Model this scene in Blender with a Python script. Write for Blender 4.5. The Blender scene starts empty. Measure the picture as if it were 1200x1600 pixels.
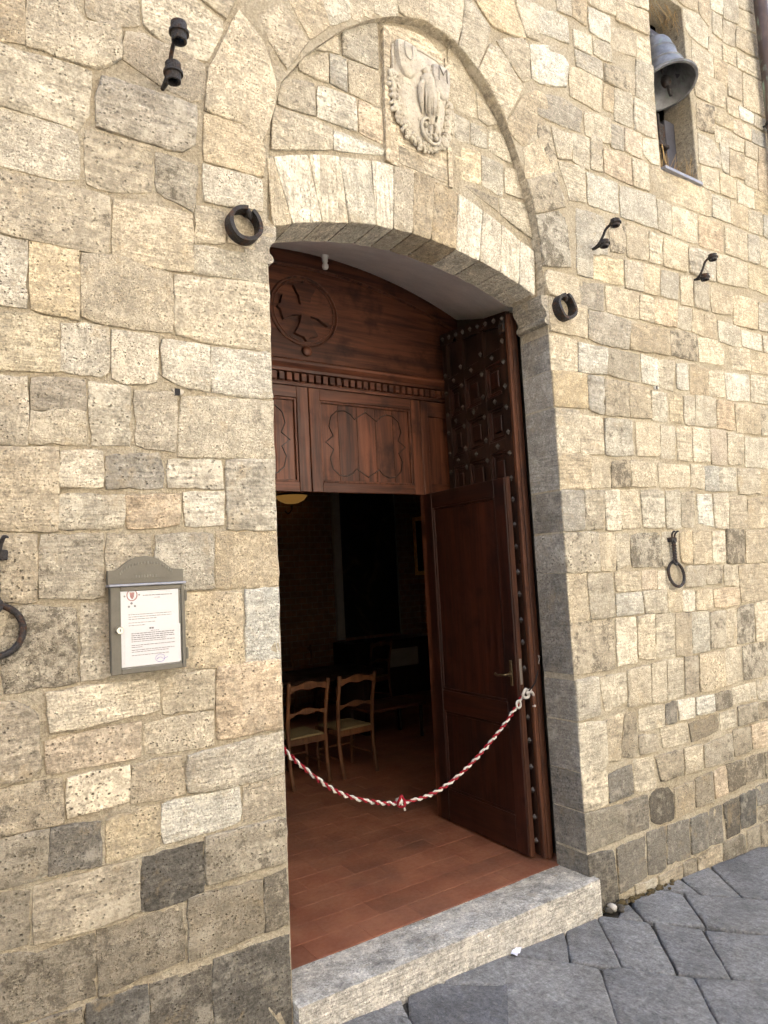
import bpy, bmesh, math, random
from mathutils import Vector, Matrix, noise
from mathutils.geometry import tessellate_polygon

random.seed(11)
PI = math.pi
SC = bpy.context.scene
COL = SC.collection

# ------------------------------------------------------------------ camera
cam_data = bpy.data.cameras.new('camera')
cam = bpy.data.objects.new('camera', cam_data)
COL.objects.link(cam)
YAW, PITCH, ROLL = math.radians(33.866), math.radians(4.985), math.radians(2.997)
fwd = Vector((math.sin(YAW)*math.cos(PITCH), math.cos(YAW)*math.cos(PITCH), math.sin(PITCH)))
rgt0 = Vector((math.cos(YAW), -math.sin(YAW), 0)); dwn0 = fwd.cross(rgt0)
rgt = rgt0*math.cos(ROLL) + dwn0*math.sin(ROLL)
up = rgt0*math.sin(ROLL) - dwn0*math.cos(ROLL)
cam.matrix_world = Matrix(((rgt.x, up.x, -fwd.x, 0), (rgt.y, up.y, -fwd.y, -2.56), (rgt.z, up.z, -fwd.z, 1.58), (0, 0, 0, 1)))
cam_data.sensor_fit = 'VERTICAL'
cam_data.sensor_height = 36
cam_data.lens = 1100/1600*36
cam_data.clip_start = 0.05
cam_data.clip_end = 500
SC.camera = cam

# ------------------------------------------------------------------ sky, sun, exposure
SUN_DIR = Vector((0.25, 0.50, 0.83)).normalized()     # towards the light
W = bpy.data.worlds.new('World'); SC.world = W; W.use_nodes = True
wn = W.node_tree.nodes; wl = W.node_tree.links
bg = wn['Background']
sky = wn.new('ShaderNodeTexSky'); sky.sky_type = 'NISHITA'; sky.sun_disc = False
sky.sun_elevation = math.asin(SUN_DIR.z)
sky.sun_rotation = math.atan2(SUN_DIR.x, SUN_DIR.y)
sky.air_density = 1.0; sky.dust_density = 1.5; sky.ozone_density = 1.0
bg.inputs['Strength'].default_value = 0.12
wl.new(sky.outputs[0], bg.inputs['Color'])
sd = bpy.data.lights.new('sun', 'SUN'); sd.energy = 5.0; sd.angle = math.radians(.53); sd.color = (1.0, 0.975, 0.935)
sun = bpy.data.objects.new('sun', sd); COL.objects.link(sun)
sun.rotation_euler = SUN_DIR.to_track_quat('Z', 'Y').to_euler()
SC.cycles.max_bounces = 4; SC.cycles.diffuse_bounces = 3; SC.cycles.adaptive_threshold = .05; SC.cycles.adaptive_min_samples = 20; SC.cycles.glossy_bounces = 2
SC.view_settings.view_transform = 'Standard'; SC.view_settings.look = 'None'
SC.view_settings.gamma = 1.0; SC.view_settings.use_curve_mapping = False
SC.view_settings.exposure = 2.84

# ------------------------------------------------------------------ materials
class NT:
    def __init__(s, name):
        s.m = bpy.data.materials.new(name); s.m.use_nodes = True
        s.n = s.m.node_tree.nodes; s.l = s.m.node_tree.links; s.b = s.n['Principled BSDF']
    def node(s, t, **k):
        n = s.n.new(t)
        for a, v in k.items(): setattr(n, a, v)
        return n
    def put(s, sock, v):
        if hasattr(v, 'is_linked') or isinstance(v, bpy.types.NodeSocket): s.l.new(v, sock)
        else: sock.default_value = v
    def noise(s, vec, scale, detail=5, rough=.6, dist=0):
        n = s.node('ShaderNodeTexNoise'); s.l.new(vec, n.inputs['Vector'])
        n.inputs['Scale'].default_value = scale; n.inputs['Detail'].default_value = detail
        n.inputs['Roughness'].default_value = rough; n.inputs['Distortion'].default_value = dist
        return n.outputs['Fac']
    def voro(s, vec, scale, rand=1.0, feature='F1'):
        n = s.node('ShaderNodeTexVoronoi', feature=feature); s.l.new(vec, n.inputs['Vector'])
        n.inputs['Scale'].default_value = scale; n.inputs['Randomness'].default_value = rand
        return n
    def mapv(s, vec, scale=(1, 1, 1), loc=(0, 0, 0), rot=(0, 0, 0)):
        n = s.node('ShaderNodeMapping'); s.l.new(vec, n.inputs['Vector'])
        n.inputs['Scale'].default_value = scale; n.inputs['Location'].default_value = loc; n.inputs['Rotation'].default_value = rot
        return n.outputs[0]
    def math(s, op, a, b=0.0, c=0.0, clamp=False):
        n = s.node('ShaderNodeMath', operation=op, use_clamp=clamp)
        for i, v in enumerate((a, b, c)):
            s.put(n.inputs[i], v)
        return n.outputs[0]
    def rng(s, v, a, b, c=0.0, d=1.0, smooth=True):
        n = s.node('ShaderNodeMapRange')
        if smooth: n.interpolation_type = 'SMOOTHSTEP'
        s.put(n.inputs['Value'], v); s.put(n.inputs['From Min'], a); s.put(n.inputs['From Max'], b)
        n.inputs['To Min'].default_value = c; n.inputs['To Max'].default_value = d
        return n.outputs[0]
    def mix(s, f, a, b, mode='MIX'):
        n = s.node('ShaderNodeMix', data_type='RGBA', blend_type=mode)
        s.put(n.inputs[0], f)
        for i, v in ((6, a), (7, b)):
            if isinstance(v, (tuple, list)): n.inputs[i].default_value = (*v[:3], 1)
            else: s.l.new(v, n.inputs[i])
        return n.outputs[2]
    def scale(s, col, f):
        n = s.node('ShaderNodeVectorMath', operation='SCALE'); s.l.new(col, n.inputs[0]); s.put(n.inputs['Scale'], f)
        return n.outputs[0]
    def bump(s, h, strength, dist=.01, nrm=None):
        n = s.node('ShaderNodeBump'); n.inputs['Strength'].default_value = strength; n.inputs['Distance'].default_value = dist
        s.l.new(h, n.inputs['Height'])
        if nrm is not None: s.l.new(nrm, n.inputs['Normal'])
        return n.outputs[0]
    def pos(s): return s.node('ShaderNodeNewGeometry').outputs['Position']
    def obj(s): return s.node('ShaderNodeTexCoord').outputs['Object']
    def out(s, col=None, rough=.9, nrm=None, metal=0.0, spec=.3):
        if col is not None: s.put(s.b.inputs['Base Color'], (*col, 1) if isinstance(col, tuple) else col)
        s.put(s.b.inputs['Roughness'], rough); s.b.inputs['Metallic'].default_value = metal
        s.b.inputs['Specular IOR Level'].default_value = spec
        if nrm is not None: s.l.new(nrm, s.b.inputs['Normal'])
        return s.m

def stone_mat(name, vertical=False, pit_amt=1.0):
    t = NT(name)
    at = t.node('ShaderNodeAttribute', attribute_name='scol')
    sd_ = t.node('ShaderNodeAttribute', attribute_name='sseed')
    ed_ = t.node('ShaderNodeAttribute', attribute_name='sedge')
    p = t.pos()
    off = t.node('ShaderNodeVectorMath', operation='MULTIPLY_ADD')
    cmb = t.node('ShaderNodeCombineXYZ')
    for i in range(3): t.l.new(sd_.outputs['Fac'], cmb.inputs[i])
    t.l.new(cmb.outputs[0], off.inputs[0]); off.inputs[1].default_value = (37.0, 11.0, 53.0); t.l.new(p, off.inputs[2])
    v = t.scale(off.outputs[0], t.math('ADD', .62, t.math('MULTIPLY', t.math('FRACT', t.math('MULTIPLY', sd_.outputs['Fac'], 3.71)), .80)))
    n1 = t.noise(v, 6, 4, .65)
    n2 = t.noise(v, 30, 4, .78)
    n3 = t.noise(v, 105, 3, .8)
    sv = t.math('FRACT', t.math('MULTIPLY', sd_.outputs['Fac'], 7.31))
    lam = t.noise(t.mapv(v, (75, 14, 5) if vertical else (9, 9, 95)), 1.0, 3, .65, .4)
    pv = t.mapv(v, (1.7, 1, .55) if vertical else (.95, 1, 1.15))
    d1 = t.voro(pv, 78).outputs['Distance']; d2 = t.voro(pv, 150).outputs['Distance']
    pit1 = t.math('MULTIPLY', t.rng(d1, .12, .30, 1, 0), t.rng(n2, .44, .58))
    pit2 = t.math('MULTIPLY', t.rng(d2, .16, .42, 1, 0), t.rng(n2, .40, .56))
    pits = t.math('MULTIPLY', t.math('MAXIMUM', pit1, t.math('MULTIPLY', pit2, .75)), t.math('ADD', .30, t.math('MULTIPLY', sv, .85*pit_amt)), clamp=True)
    base = at.outputs['Color']
    tone = t.rng(n1, .25, .75, .70, 1.24, False)
    tone = t.math('MULTIPLY', tone, t.rng(n2, .30, .70, .56, 1.36, False))
    tone = t.math('MULTIPLY', tone, t.rng(n3, .32, .68, .58, 1.34, False))
    tone = t.math('MULTIPLY', tone, t.math('ADD', 1.0, t.math('MULTIPLY', t.rng(lam, .30, .66, -.34, .20, False), t.math('SUBTRACT', 1.25, sv))))
    col = t.scale(base, tone)
    # warm ochre blushes and pale chalky patches
    q = t.noise(t.mapv(v, loc=(5, 3, 1)), 9, 4, .72)
    col = t.mix(t.rng(q, .54, .66, 0, .75), col, t.mix(.30, t.scale(base, 1.22), (.60, .55, .44)))
    col = t.mix(t.rng(q, .43, .30, 0, .50), col, t.mix(.55, t.scale(base, .85), (.44, .325, .175)))
    # lichen and soot crust, amount carried by the stone
    ln = t.noise(t.mapv(v, loc=(9, 2, 7)), 15, 5, .85)
    th = t.math('SUBTRACT', .76, t.math('MULTIPLY', at.outputs['Alpha'], .34))
    lich = t.rng(ln, th, t.math('ADD', th, .10))
    lich = t.math('MULTIPLY', lich, t.rng(n3, .34, .56, .35, .88))
    col = t.mix(t.rng(ln, t.math('SUBTRACT', th, .17), th, 0, .42), col, (.30, .265, .205))
    col = t.mix(lich, col, (.105, .090, .068))
    col = t.mix(t.math('MULTIPLY', pits, .84), col, (.060, .045, .030))
    # mortar smeared over the rims
    wn_ = t.noise(p, 17, 4, .75)
    sm = t.rng(t.math('ADD', ed_.outputs['Fac'], t.math('MULTIPLY', t.math('SUBTRACT', wn_, .5), 2.1)), .72, .98)
    mc = t.mix(t.rng(n2, .35, .65), (.37, .31, .215), (.50, .43, .31))
    mc = t.scale(mc, t.rng(n3, .3, .7, .86, 1.12, False))
    col = t.mix(t.math('MULTIPLY', sm, .9), col, mc)
    ck = t.math('MULTIPLY', t.rng(ed_.outputs['Fac'], .70, .92), t.rng(t.noise(t.mapv(p, loc=(4, 0, 8)), 7, 3, .6), .50, .60))
    col = t.mix(t.math('MULTIPLY', ck, .62), col, (.085, .068, .048))
    h = t.math('SUBTRACT', t.math('ADD', t.math('MULTIPLY', n2, .9), t.math('MULTIPLY', lam, .25)), t.math('MULTIPLY', pit1, .7))
    nr = t.bump(h, 1.0, .012)
    return t.out(col, .93, nr, spec=.15)

MS = stone_mat('weathered_limestone')
MV = stone_mat('travertine_upright', True, 1.0)

def mortar_mat():
    t = NT('lime_mortar'); p = t.pos()
    n1 = t.noise(p, 4, 4, .6); n2 = t.noise(p, 70, 4, .78); n3 = t.noise(p, 15, 5, .75)
    col = t.mix(t.rng(n1, .35, .65), (.445, .380, .272), (.53, .468, .355))
    col = t.mix(t.rng(n3, .56, .70, 0, .65), col, (.26, .218, .16))
    col = t.mix(t.rng(n3, .42, .30, 0, .6), col, (.54, .48, .37))
    col = t.scale(col, t.rng(n2, .28, .72, .55, 1.30, False))
    h = t.math('ADD', n2, t.math('MULTIPLY', n3, 1.6))
    return t.out(col, .95, t.bump(h, 1.0, .016), spec=.1)
MM = mortar_mat()

def wood_mat(name, dark, light, axis='z', rough=.42, cx=1.0):
    t = NT(name); p = t.obj()
    sc = {'z': (30, 30, 1.6), 'x': (1.6, 30, 30), 'y': (30, 1.6, 30)}[axis]
    sc2 = {'z': (9, 9, .55), 'x': (.55, 9, 9), 'y': (9, .55, 9)}[axis]
    oi = t.node('ShaderNodeObjectInfo')
    cmb = t.node('ShaderNodeCombineXYZ')
    for i in range(3): t.l.new(oi.outputs['Random'], cmb.inputs[i])
    off = t.node('ShaderNodeVectorMath', operation='MULTIPLY_ADD'); t.l.new(cmb.outputs[0], off.inputs[0])
    off.inputs[1].default_value = (13, 17, 19); t.l.new(p, off.inputs[2]); v = off.outputs[0]
    g1 = t.noise(t.mapv(v, sc), 1.6, 6, .65, .3); g2 = t.noise(t.mapv(v, sc2), 1.2, 5, .6, 1.6)
    g3 = t.noise(v, 5, 5, .6)
    f = t.math('ADD', t.math('MULTIPLY', g1, .5), t.math('MULTIPLY', g2, .65))
    col = t.mix(t.rng(f, .38, .80), dark, light)
    col = t.mix(t.rng(g3, .50, .72, 0, .75), col, tuple(c*.45 for c in dark))
    col = t.scale(col, t.math('ADD', .8, t.math('MULTIPLY', oi.outputs['Random'], .4)))
    return t.out(col, t.rng(g3, .3, .7, rough, rough+.2), t.bump(f, .35, .004), spec=.4)
MW = wood_mat('stained_pine', (.034, .0110, .006), (.185, .064, .031), 'z')
MWX = wood_mat('stained_pine_rail', (.034, .0110, .006), (.172, .059, .029), 'x')
MWL = wood_mat('reddish_door_wood', (.016, .0048, .0031), (.058, .0165, .0088), 'z', .34)
MWLX = wood_mat('reddish_door_rail', (.016, .0048, .0031), (.050, .0145, .0078), 'x', .34)
MWD = wood_mat('blackened_oak', (.012, .0066, .0048), (.044, .020, .012), 'z', .27)
MWE = wood_mat('lit_oak_edge', (.036, .012, .006), (.125, .046, .021), 'z', .5)  # lighter oak: light on the street-facing door edges put into the colour
MCH = wood_mat('chair_beech', (.07, .026, .010), (.19, .078, .030), 'z', .45)

def plain(name, col, rough=.6, metal=0.0, var=.25, scale=12, bump=.15, spec=.4):
    t = NT(name); p = t.pos()
    n = t.noise(p, scale, 6, .65); n2 = t.noise(p, scale*9, 4, .6)
    c = t.node('ShaderNodeRGB'); c.outputs[0].default_value = (*col, 1)
    f = t.math('MULTIPLY', t.rng(n, .25, .75, 1-var, 1+var, False), t.rng(n2, .25, .75, 1-var*.5, 1+var*.5, False))
    return t.out(t.scale(c.outputs[0], f), rough, t.bump(t.math('ADD', n, n2), bump, .004), metal, spec)
def iron_mat():
    t = NT('wrought_iron'); p = t.pos(); n = t.noise(p, 26, 5, .7); n2 = t.noise(p, 120, 3, .7)
    col = t.mix(t.rng(n, .50, .66), (.036, .033, .033), (.085, .046, .028))
    col = t.scale(col, t.rng(n2, .3, .7, .6, 1.4, False))
    return t.out(col, t.rng(n, .4, .6, .45, .8), t.bump(t.math('ADD', n, n2), .8, .006), .3)
MI = iron_mat()
MPLAS = plain('white_plaster', (.90, .875, .82), .9, 0, .10, 6, .35, .1)
def relief_mat():
    t = NT('carved_marble'); p = t.pos(); n = t.noise(p, 13, 5, .7); n2 = t.noise(p, 60, 4, .75)
    col = t.mix(t.rng(n, .35, .65), (.44, .395, .325), (.58, .53, .43))
    col = t.mix(t.rng(n2, .54, .68, 0, .7), col, (.20, .175, .135))
    return t.out(col, .9, t.bump(t.math('ADD', n, n2), .9, .008), spec=.15)
MREL = relief_mat()
MRELD = plain('weathered_marble', (.42, .385, .33), .85, 0, .4, 14, .8, .15)
MNB = plain('olive_grey_metal', (.118, .108, .086), .45, .2, .14, 20, .06)
MPAP = plain('white_paper', (.80, .80, .86), .75, 0, .03, 8, .02)
MINK = plain('printer_ink', (.20, .20, .23), .8, 0, .3, 60, 0)
MINKR = plain('red_ink', (.35, .12, .12), .8, 0, .3, 60, 0)
MINKB = plain('blue_ink', (.20, .20, .55), .8, 0, .2, 60, 0)
MSTEEL = plain('brushed_steel', (.50, .48, .42), .35, .8, .15, 30, .1)
MSTUD = plain('iron_stud', (.16, .145, .13), .38, .7, .4, 60, .3)
MBRASS = plain('aged_brass', (.14, .105, .06), .45, .8, .35, 40, .2)
MPOR = plain('white_porcelain', (.80, .79, .75), .3, 0, .03, 10, .02, .5)
MWHT = plain('white_cotton', (.60, .57, .52), .9, 0, .12, 80, .4, .1)
MRED = plain('crimson_cotton', (.26, .018, .028), .9, 0, .3, 80, .4, .1)
MBLK = plain('black_cord', (.015, .014, .014), .8, 0, .3, 80, .3)
MLEAD = plain('zinc_flashing', (.26, .27, .31), .4, .5, .2, 20, .2)
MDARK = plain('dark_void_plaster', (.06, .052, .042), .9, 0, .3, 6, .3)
MPOST = plain('slate_painted_steel', (.075, .075, .092), .5, .3, .2, 15, .1)
MSTRAW = plain('dry_straw', (.38, .26, .12), .8, 0, .4, 40, .2)
MRUSH = plain('woven_rush', (.27, .20, .10), .85, 0, .3, 70, .8)
MGOLD = plain('gilt_wood', (.75, .45, .12), .4, .5, .35, 40, .3)
MPANE = plain('pale_parchment', (.22, .20, .17), .8, 0, .1, 10, .05)
MMOSS = plain('dry_moss', (.085, .062, .025), .95, 0, .5, 60, 1.0)

def bell_mat():
    t = NT('bell_bronze'); p = t.pos(); n = t.noise(p, 9, 6, .65); n2 = t.noise(t.mapv(p, (40, 40, 4)), 1, 5, .6)
    col = t.mix(t.rng(n, .35, .65), (.13, .13, .135), (.25, .25, .26))
    col = t.mix(t.rng(n2, .52, .68, 0, .6), col, (.20, .25, .215))
    return t.out(col, .5, t.bump(n2, .3, .004), .45)
MBELL = bell_mat()
def pipe_mat():
    t = NT('patinated_copper'); p = t.pos(); n = t.noise(t.mapv(p, (20, 20, 2.2)), 1, 6, .65); n2 = t.noise(p, 5, 5, .6)
    col = t.mix(t.rng(n2, .4, .62), (.070, .050, .046), (.125, .088, .074))
    col = t.mix(t.math('MULTIPLY', t.rng(n, .50, .64), t.rng(n2, .42, .56)), col, (.25, .36, .29))
    return t.out(col, .5, t.bump(n, .2, .004), .35)
MPIPE = pipe_mat()
def paver_mat():
    t = NT('pietra_serena'); at = t.node('ShaderNodeAttribute', attribute_name='scol'); p = t.pos()
    n1 = t.noise(p, 3, 6, .6); n2 = t.noise(p, 38, 6, .78); n3 = t.noise(p, 110, 3, .8); ch = t.noise(t.mapv(p, (70, 22, 10), rot=(0, 0, .6)), 1, 4, .6)
    tone = t.math('MULTIPLY', t.rng(n1, .28, .72, .62, 1.36, False), t.rng(n2, .30, .70, .45, 1.52, False))
    tone = t.math('MULTIPLY', tone, t.rng(n3, .3, .7, .70, 1.30, False))
    tone = t.math('MULTIPLY', tone, t.rng(ch, .3, .7, .80, 1.20, False))
    col = t.scale(at.outputs['Color'], tone)
    col = t.mix(t.rng(t.noise(p, 90, 2, .5), .66, .74, 0, .5), col, (.36, .35, .33))
    col = t.mix(t.rng(t.noise(t.mapv(p, loc=(3, 1, 0)), 4, 8, .75), .60, .70, 0, .55), col, (.075, .070, .066))
    h = t.math('ADD', t.math('ADD', t.math('MULTIPLY', n2, 1.0), t.math('MULTIPLY', ch, .5)), t.math('MULTIPLY', n3, .25))
    return t.out(col, t.rng(n2, .3, .7, .5, .75), t.bump(h, 1.0, .014), spec=.3)
MPAV = paver_mat()
MSOIL = plain('joint_grit', (.085, .076, .064), .95, 0, .4, 40, .8, .1)
def tile_mat():
    t = NT('terracotta'); p = t.pos(); oi = t.node('ShaderNodeObjectInfo')
    n1 = t.noise(p, 5, 6, .65); n2 = t.noise(p, 50, 6, .7); n3 = t.noise(p, 1.7, 4, .6)
    col = t.mix(t.rng(n1, .3, .7), (.245, .088, .048), (.33, .140, .080))
    col = t.mix(t.rng(n3, .42, .68, 0, .8), col, (.17, .078, .050))
    col = t.mix(t.rng(n2, .58, .72, 0, .45), col, (.16, .075, .05))
    col = t.scale(col, t.math('ADD', .86, t.math('MULTIPLY', oi.outputs['Random'], .24)))
    return t.out(col, t.rng(n2, .3, .7, .5, .75), t.bump(n2, .3, .004), spec=.3)
MTILE = tile_mat()
MGROUT = plain('tile_grout', (.20, .088, .055), .95, 0, .2, 30, .3, .1)
def brick_mat():
    t = NT('room_brick'); p = t.pos()
    m = t.mapv(p, (1, 1, 1), rot=(PI/2, 0, 0))
    b = t.node('ShaderNodeTexBrick'); t.l.new(m, b.inputs['Vector'])
    b.inputs['Scale'].default_value = 3.2; b.inputs['Color1'].default_value = (.21, .105, .06, 1); b.inputs['Color2'].default_value = (.15, .085, .055, 1)
    b.inputs['Mortar'].default_value = (.20, .165, .125, 1); b.inputs['Mortar Size'].default_value = .02
    n = t.noise(p, 20, 5, .6)
    return t.out(t.scale(b.outputs['Color'], t.rng(n, .3, .7, .7, 1.25, False)), .9, t.bump(b.outputs['Fac'], .5, .01), spec=.1)
MBRICK = brick_mat()
def canvas_mat():
    t = NT('darkened_oil_canvas'); p = t.pos(); n = t.noise(p, 2.2, 6, .65, 1.0)
    col = t.mix(t.rng(n, .52, .72), (.010, .008, .007), (.085, .058, .038))
    return t.out(col, .45, None, spec=.3)
MCANV = canvas_mat()
def glow_mat():
    t = NT('lit_amber_glass'); t.out((.30, .15, .035), .4)
    t.b.inputs['Emission Color'].default_value = (1.0, .50, .12, 1); t.b.inputs['Emission Strength'].default_value = .025
    return t.m
MGLOW = glow_mat()
def glass_mat():
    t = NT('clear_pane')
    tr = t.node('ShaderNodeBsdfTransparent'); gl = t.node('ShaderNodeBsdfGlossy'); gl.inputs['Roughness'].default_value = .025
    fr = t.node('ShaderNodeFresnel'); fr.inputs['IOR'].default_value = 1.45
    mx = t.node('ShaderNodeMixShader'); t.l.new(fr.outputs[0], mx.inputs[0]); t.l.new(tr.outputs[0], mx.inputs[1]); t.l.new(gl.outputs[0], mx.inputs[2])
    t.l.new(mx.outputs[0], t.n['Material Output'].inputs['Surface'])
    return t.m
MGLASS = glass_mat()

# ------------------------------------------------------------------ helpers
def empty(name, loc=(0, 0, 0), rz=0, label=None, cat=None, group=None, kind=None, parent=None):
    o = bpy.data.objects.new(name, None); COL.objects.link(o); o.location = loc; o.rotation_euler = (0, 0, rz)
    o.empty_display_size = .1
    tag(o, label, cat, group, kind)
    if parent: o.parent = parent
    return o
def tag(o, label=None, cat=None, group=None, kind=None):
    if label: o['label'] = label
    if cat: o['category'] = cat
    if group: o['group'] = group
    if kind: o['kind'] = kind
    return o
def link(name, me, mat, parent=None, loc=(0, 0, 0), rot=(0, 0, 0)):
    o = bpy.data.objects.new(name, me); COL.objects.link(o)
    if mat and not me.materials: me.materials.append(mat)
    o.location = loc; o.rotation_euler = rot
    if parent: o.parent = parent
    return o
def mesh(name, vs, fs, mat, parent=None, smooth=False, ang=None, loc=(0, 0, 0), rot=(0, 0, 0), fix=True):
    me = bpy.data.meshes.new(name); me.from_pydata([tuple(v) for v in vs], [], [tuple(f) for f in fs])
    if fix:
        bm = bmesh.new(); bm.from_mesh(me); bmesh.ops.recalc_face_normals(bm, faces=bm.faces); bm.to_mesh(me); bm.free()
    if smooth or ang:
        me.polygons.foreach_set('use_smooth', [True]*len(me.polygons))
        if ang: me.set_sharp_from_angle(angle=math.radians(ang))
    me.update()
    return link(name, me, mat, parent, loc, rot)
class MB:
    """collects shapes into one mesh"""
    def __init__(s): s.v = []; s.f = []
    def add(s, vs, fs):
        k = len(s.v); s.v += [tuple(v) for v in vs]; s.f += [tuple(i+k for i in f) for f in fs]; return s
    def box(s, x0, x1, y0, y1, z0, z1, bev=0.0):
        if bev <= 0:
            vs = [(x, y, z) for x in (x0, x1) for y in (y0, y1) for z in (z0, z1)]
            return s.add(vs, [(0, 1, 3, 2), (4, 6, 7, 5), (0, 4, 5, 1), (2, 3, 7, 6), (0, 2, 6, 4), (1, 5, 7, 3)])
        bm = bmesh.new(); bmesh.ops.create_cube(bm, size=1)
        for v in bm.verts: v.co = Vector(((x0+x1)/2+v.co.x*(x1-x0), (y0+y1)/2+v.co.y*(y1-y0), (z0+z1)/2+v.co.z*(z1-z0)))
        bmesh.ops.bevel(bm, geom=bm.edges[:], offset=bev, segments=1, affect='EDGES')
        bm.verts.index_update(); vs = [v.co.copy() for v in bm.verts]; fs = [[v.index for v in f.verts] for f in bm.faces]; bm.free()
        return s.add(vs, fs)
    def prism(s, poly, y0, y1):          # polygon in (x, z) between two depths
        n = len(poly); vs = [(x, y0, z) for x, z in poly] + [(x, y1, z) for x, z in poly]
        tr = tessellate_polygon([[Vector((x, z, 0)) for x, z in poly]])
        fs = [tuple(t) for t in tr] + [tuple(i+n for i in t[::-1]) for t in tr] + [(i, (i+1) % n, (i+1) % n+n, i+n) for i in range(n)]
        return s.add(vs, fs)
    def tube(s, pts, r, n=8, closed=False, caps=True):
        pts = [Vector(p) for p in pts]; m = len(pts); rs = r if isinstance(r, (list, tuple)) else [r]*m
        vs = []; ref = None
        for i, p in enumerate(pts):
            a = pts[(i-1) % m] if (closed or i > 0) else p; b = pts[(i+1) % m] if (closed or i < m-1) else p
            t = (b-a).normalized()
            if ref is None: ref = t.orthogonal().normalized()
            ref = (ref - t*ref.dot(t)); ref = ref.normalized() if ref.length > 1e-6 else t.orthogonal().normalized()
            bn = t.cross(ref)
            for k in range(n):
                an = 2*PI*k/n; vs.append(p + (ref*math.cos(an)+bn*math.sin(an))*rs[i])
        fs = []
        for i in range(m if closed else m-1):
            j = (i+1) % m
            for k in range(n): fs.append((i*n+k, i*n+(k+1) % n, j*n+(k+1) % n, j*n+k))
        if caps and not closed: fs += [tuple(range(n)), tuple(range((m-1)*n, m*n))]
        return s.add(vs, fs)
    def lathe(s, prof, c=(0, 0, 0), n=24, axis='z', closed=False):   # prof: (radius, height)
        m = len(prof); vs = []
        for r, h in prof:
            for k in range(n):
                a = 2*PI*k/n; x, y = r*math.cos(a), r*math.sin(a)
                q = (x, y, h) if axis == 'z' else ((x, h, y) if axis == 'y' else (h, x, y))
                vs.append((c[0]+q[0], c[1]+q[1], c[2]+q[2]))
        fs = [(i*n+k, i*n+(k+1) % n, ((i+1) % m)*n+(k+1) % n, ((i+1) % m)*n+k) for i in range(m if closed else m-1) for k in range(n)]
        return s.add(vs, fs)
    def build(s, name, mat, parent=None, smooth=False, ang=None, loc=(0, 0, 0), rot=(0, 0, 0)):
        return mesh(name, s.v, s.f, mat, parent, smooth, ang, loc, rot)
def sphere(mb, c, r, n=12, m=8, sc=(1, 1, 1)):
    vs = [(c[0], c[1], c[2]+r*sc[2])]; fs = []
    for i in range(1, m):
        th = PI*i/m
        for k in range(n):
            a = 2*PI*k/n; vs.append((c[0]+r*sc[0]*math.sin(th)*math.cos(a), c[1]+r*sc[1]*math.sin(th)*math.sin(a), c[2]+r*sc[2]*math.cos(th)))
    vs.append((c[0], c[1], c[2]-r*sc[2])); L = len(vs)-1
    for k in range(n):
        fs.append((0, 1+k, 1+(k+1) % n)); fs.append((L, L-n+(k+1) % n, L-n+k))
    for i in range(m-2):
        for k in range(n): fs.append((1+i*n+k, 1+(i+1)*n+k, 1+(i+1)*n+(k+1) % n, 1+i*n+(k+1) % n))
    return mb.add(vs, fs)
def smooth_path(pts, k=6):
    pts = [Vector(p) for p in pts]; out = []
    for i in range(len(pts)-1):
        p0 = pts[max(i-1, 0)]; p1 = pts[i]; p2 = pts[i+1]; p3 = pts[min(i+2, len(pts)-1)]
        for j in range(k):
            t = j/k
            out.append(.5*((2*p1)+(p2-p0)*t+(2*p0-5*p1+4*p2-p3)*t*t+(3*p1-p0-3*p2+p3)*t**3))
    out.append(pts[-1]); return out

# ------------------------------------------------------------------ masonry
PAL = {'c': ((.530, .472, .362), .36), 'w': ((.590, .545, .445), .28), 't': ((.470, .408, .304), .46), 'g': ((.365, .334, .275), .42),
       'd': ((.130, .121, .104), .24), 'p': ((.525, .438, .325), .32), 'y': ((.525, .448, .312), .36), 'm': ((.485, .435, .338), .72),
       'k': ((.500, .458, .370), .44), 'b': ((.420, .372, .285), .78), 's': ((.52, .45, .33), .0),
       'G': ((.215, .198, .166), .34), 'B': ((.255, .222, .166), .78), 'M': ((.365, .320, .240), .85), 'T': ((.40, .34, .245), .6), 'K': ((.42, .378, .298), .55)}
def set_attr(me, col, al, seed, edge=None):
    if edge:
        e = me.attributes.new('sedge', 'FLOAT', 'POINT'); e.data.foreach_set('value', edge)
    a = me.attributes.new('scol', 'FLOAT_COLOR', 'POINT'); n = len(me.vertices)
    a.data.foreach_set('color', [*col, al]*n)
    b = me.attributes.new('sseed', 'FLOAT', 'POINT'); b.data.foreach_set('value', [seed]*n)
def loop_points(poly, step):
    out = []
    for i, (x, z) in enumerate(poly):
        x2, z2 = poly[(i+1) % len(poly)]; L = math.hypot(x2-x, z2-z); k = max(1, round(L/step))
        out += [[x+(x2-x)*j/k, z+(z2-z)*j/k] for j in range(k)]
    return out
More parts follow.
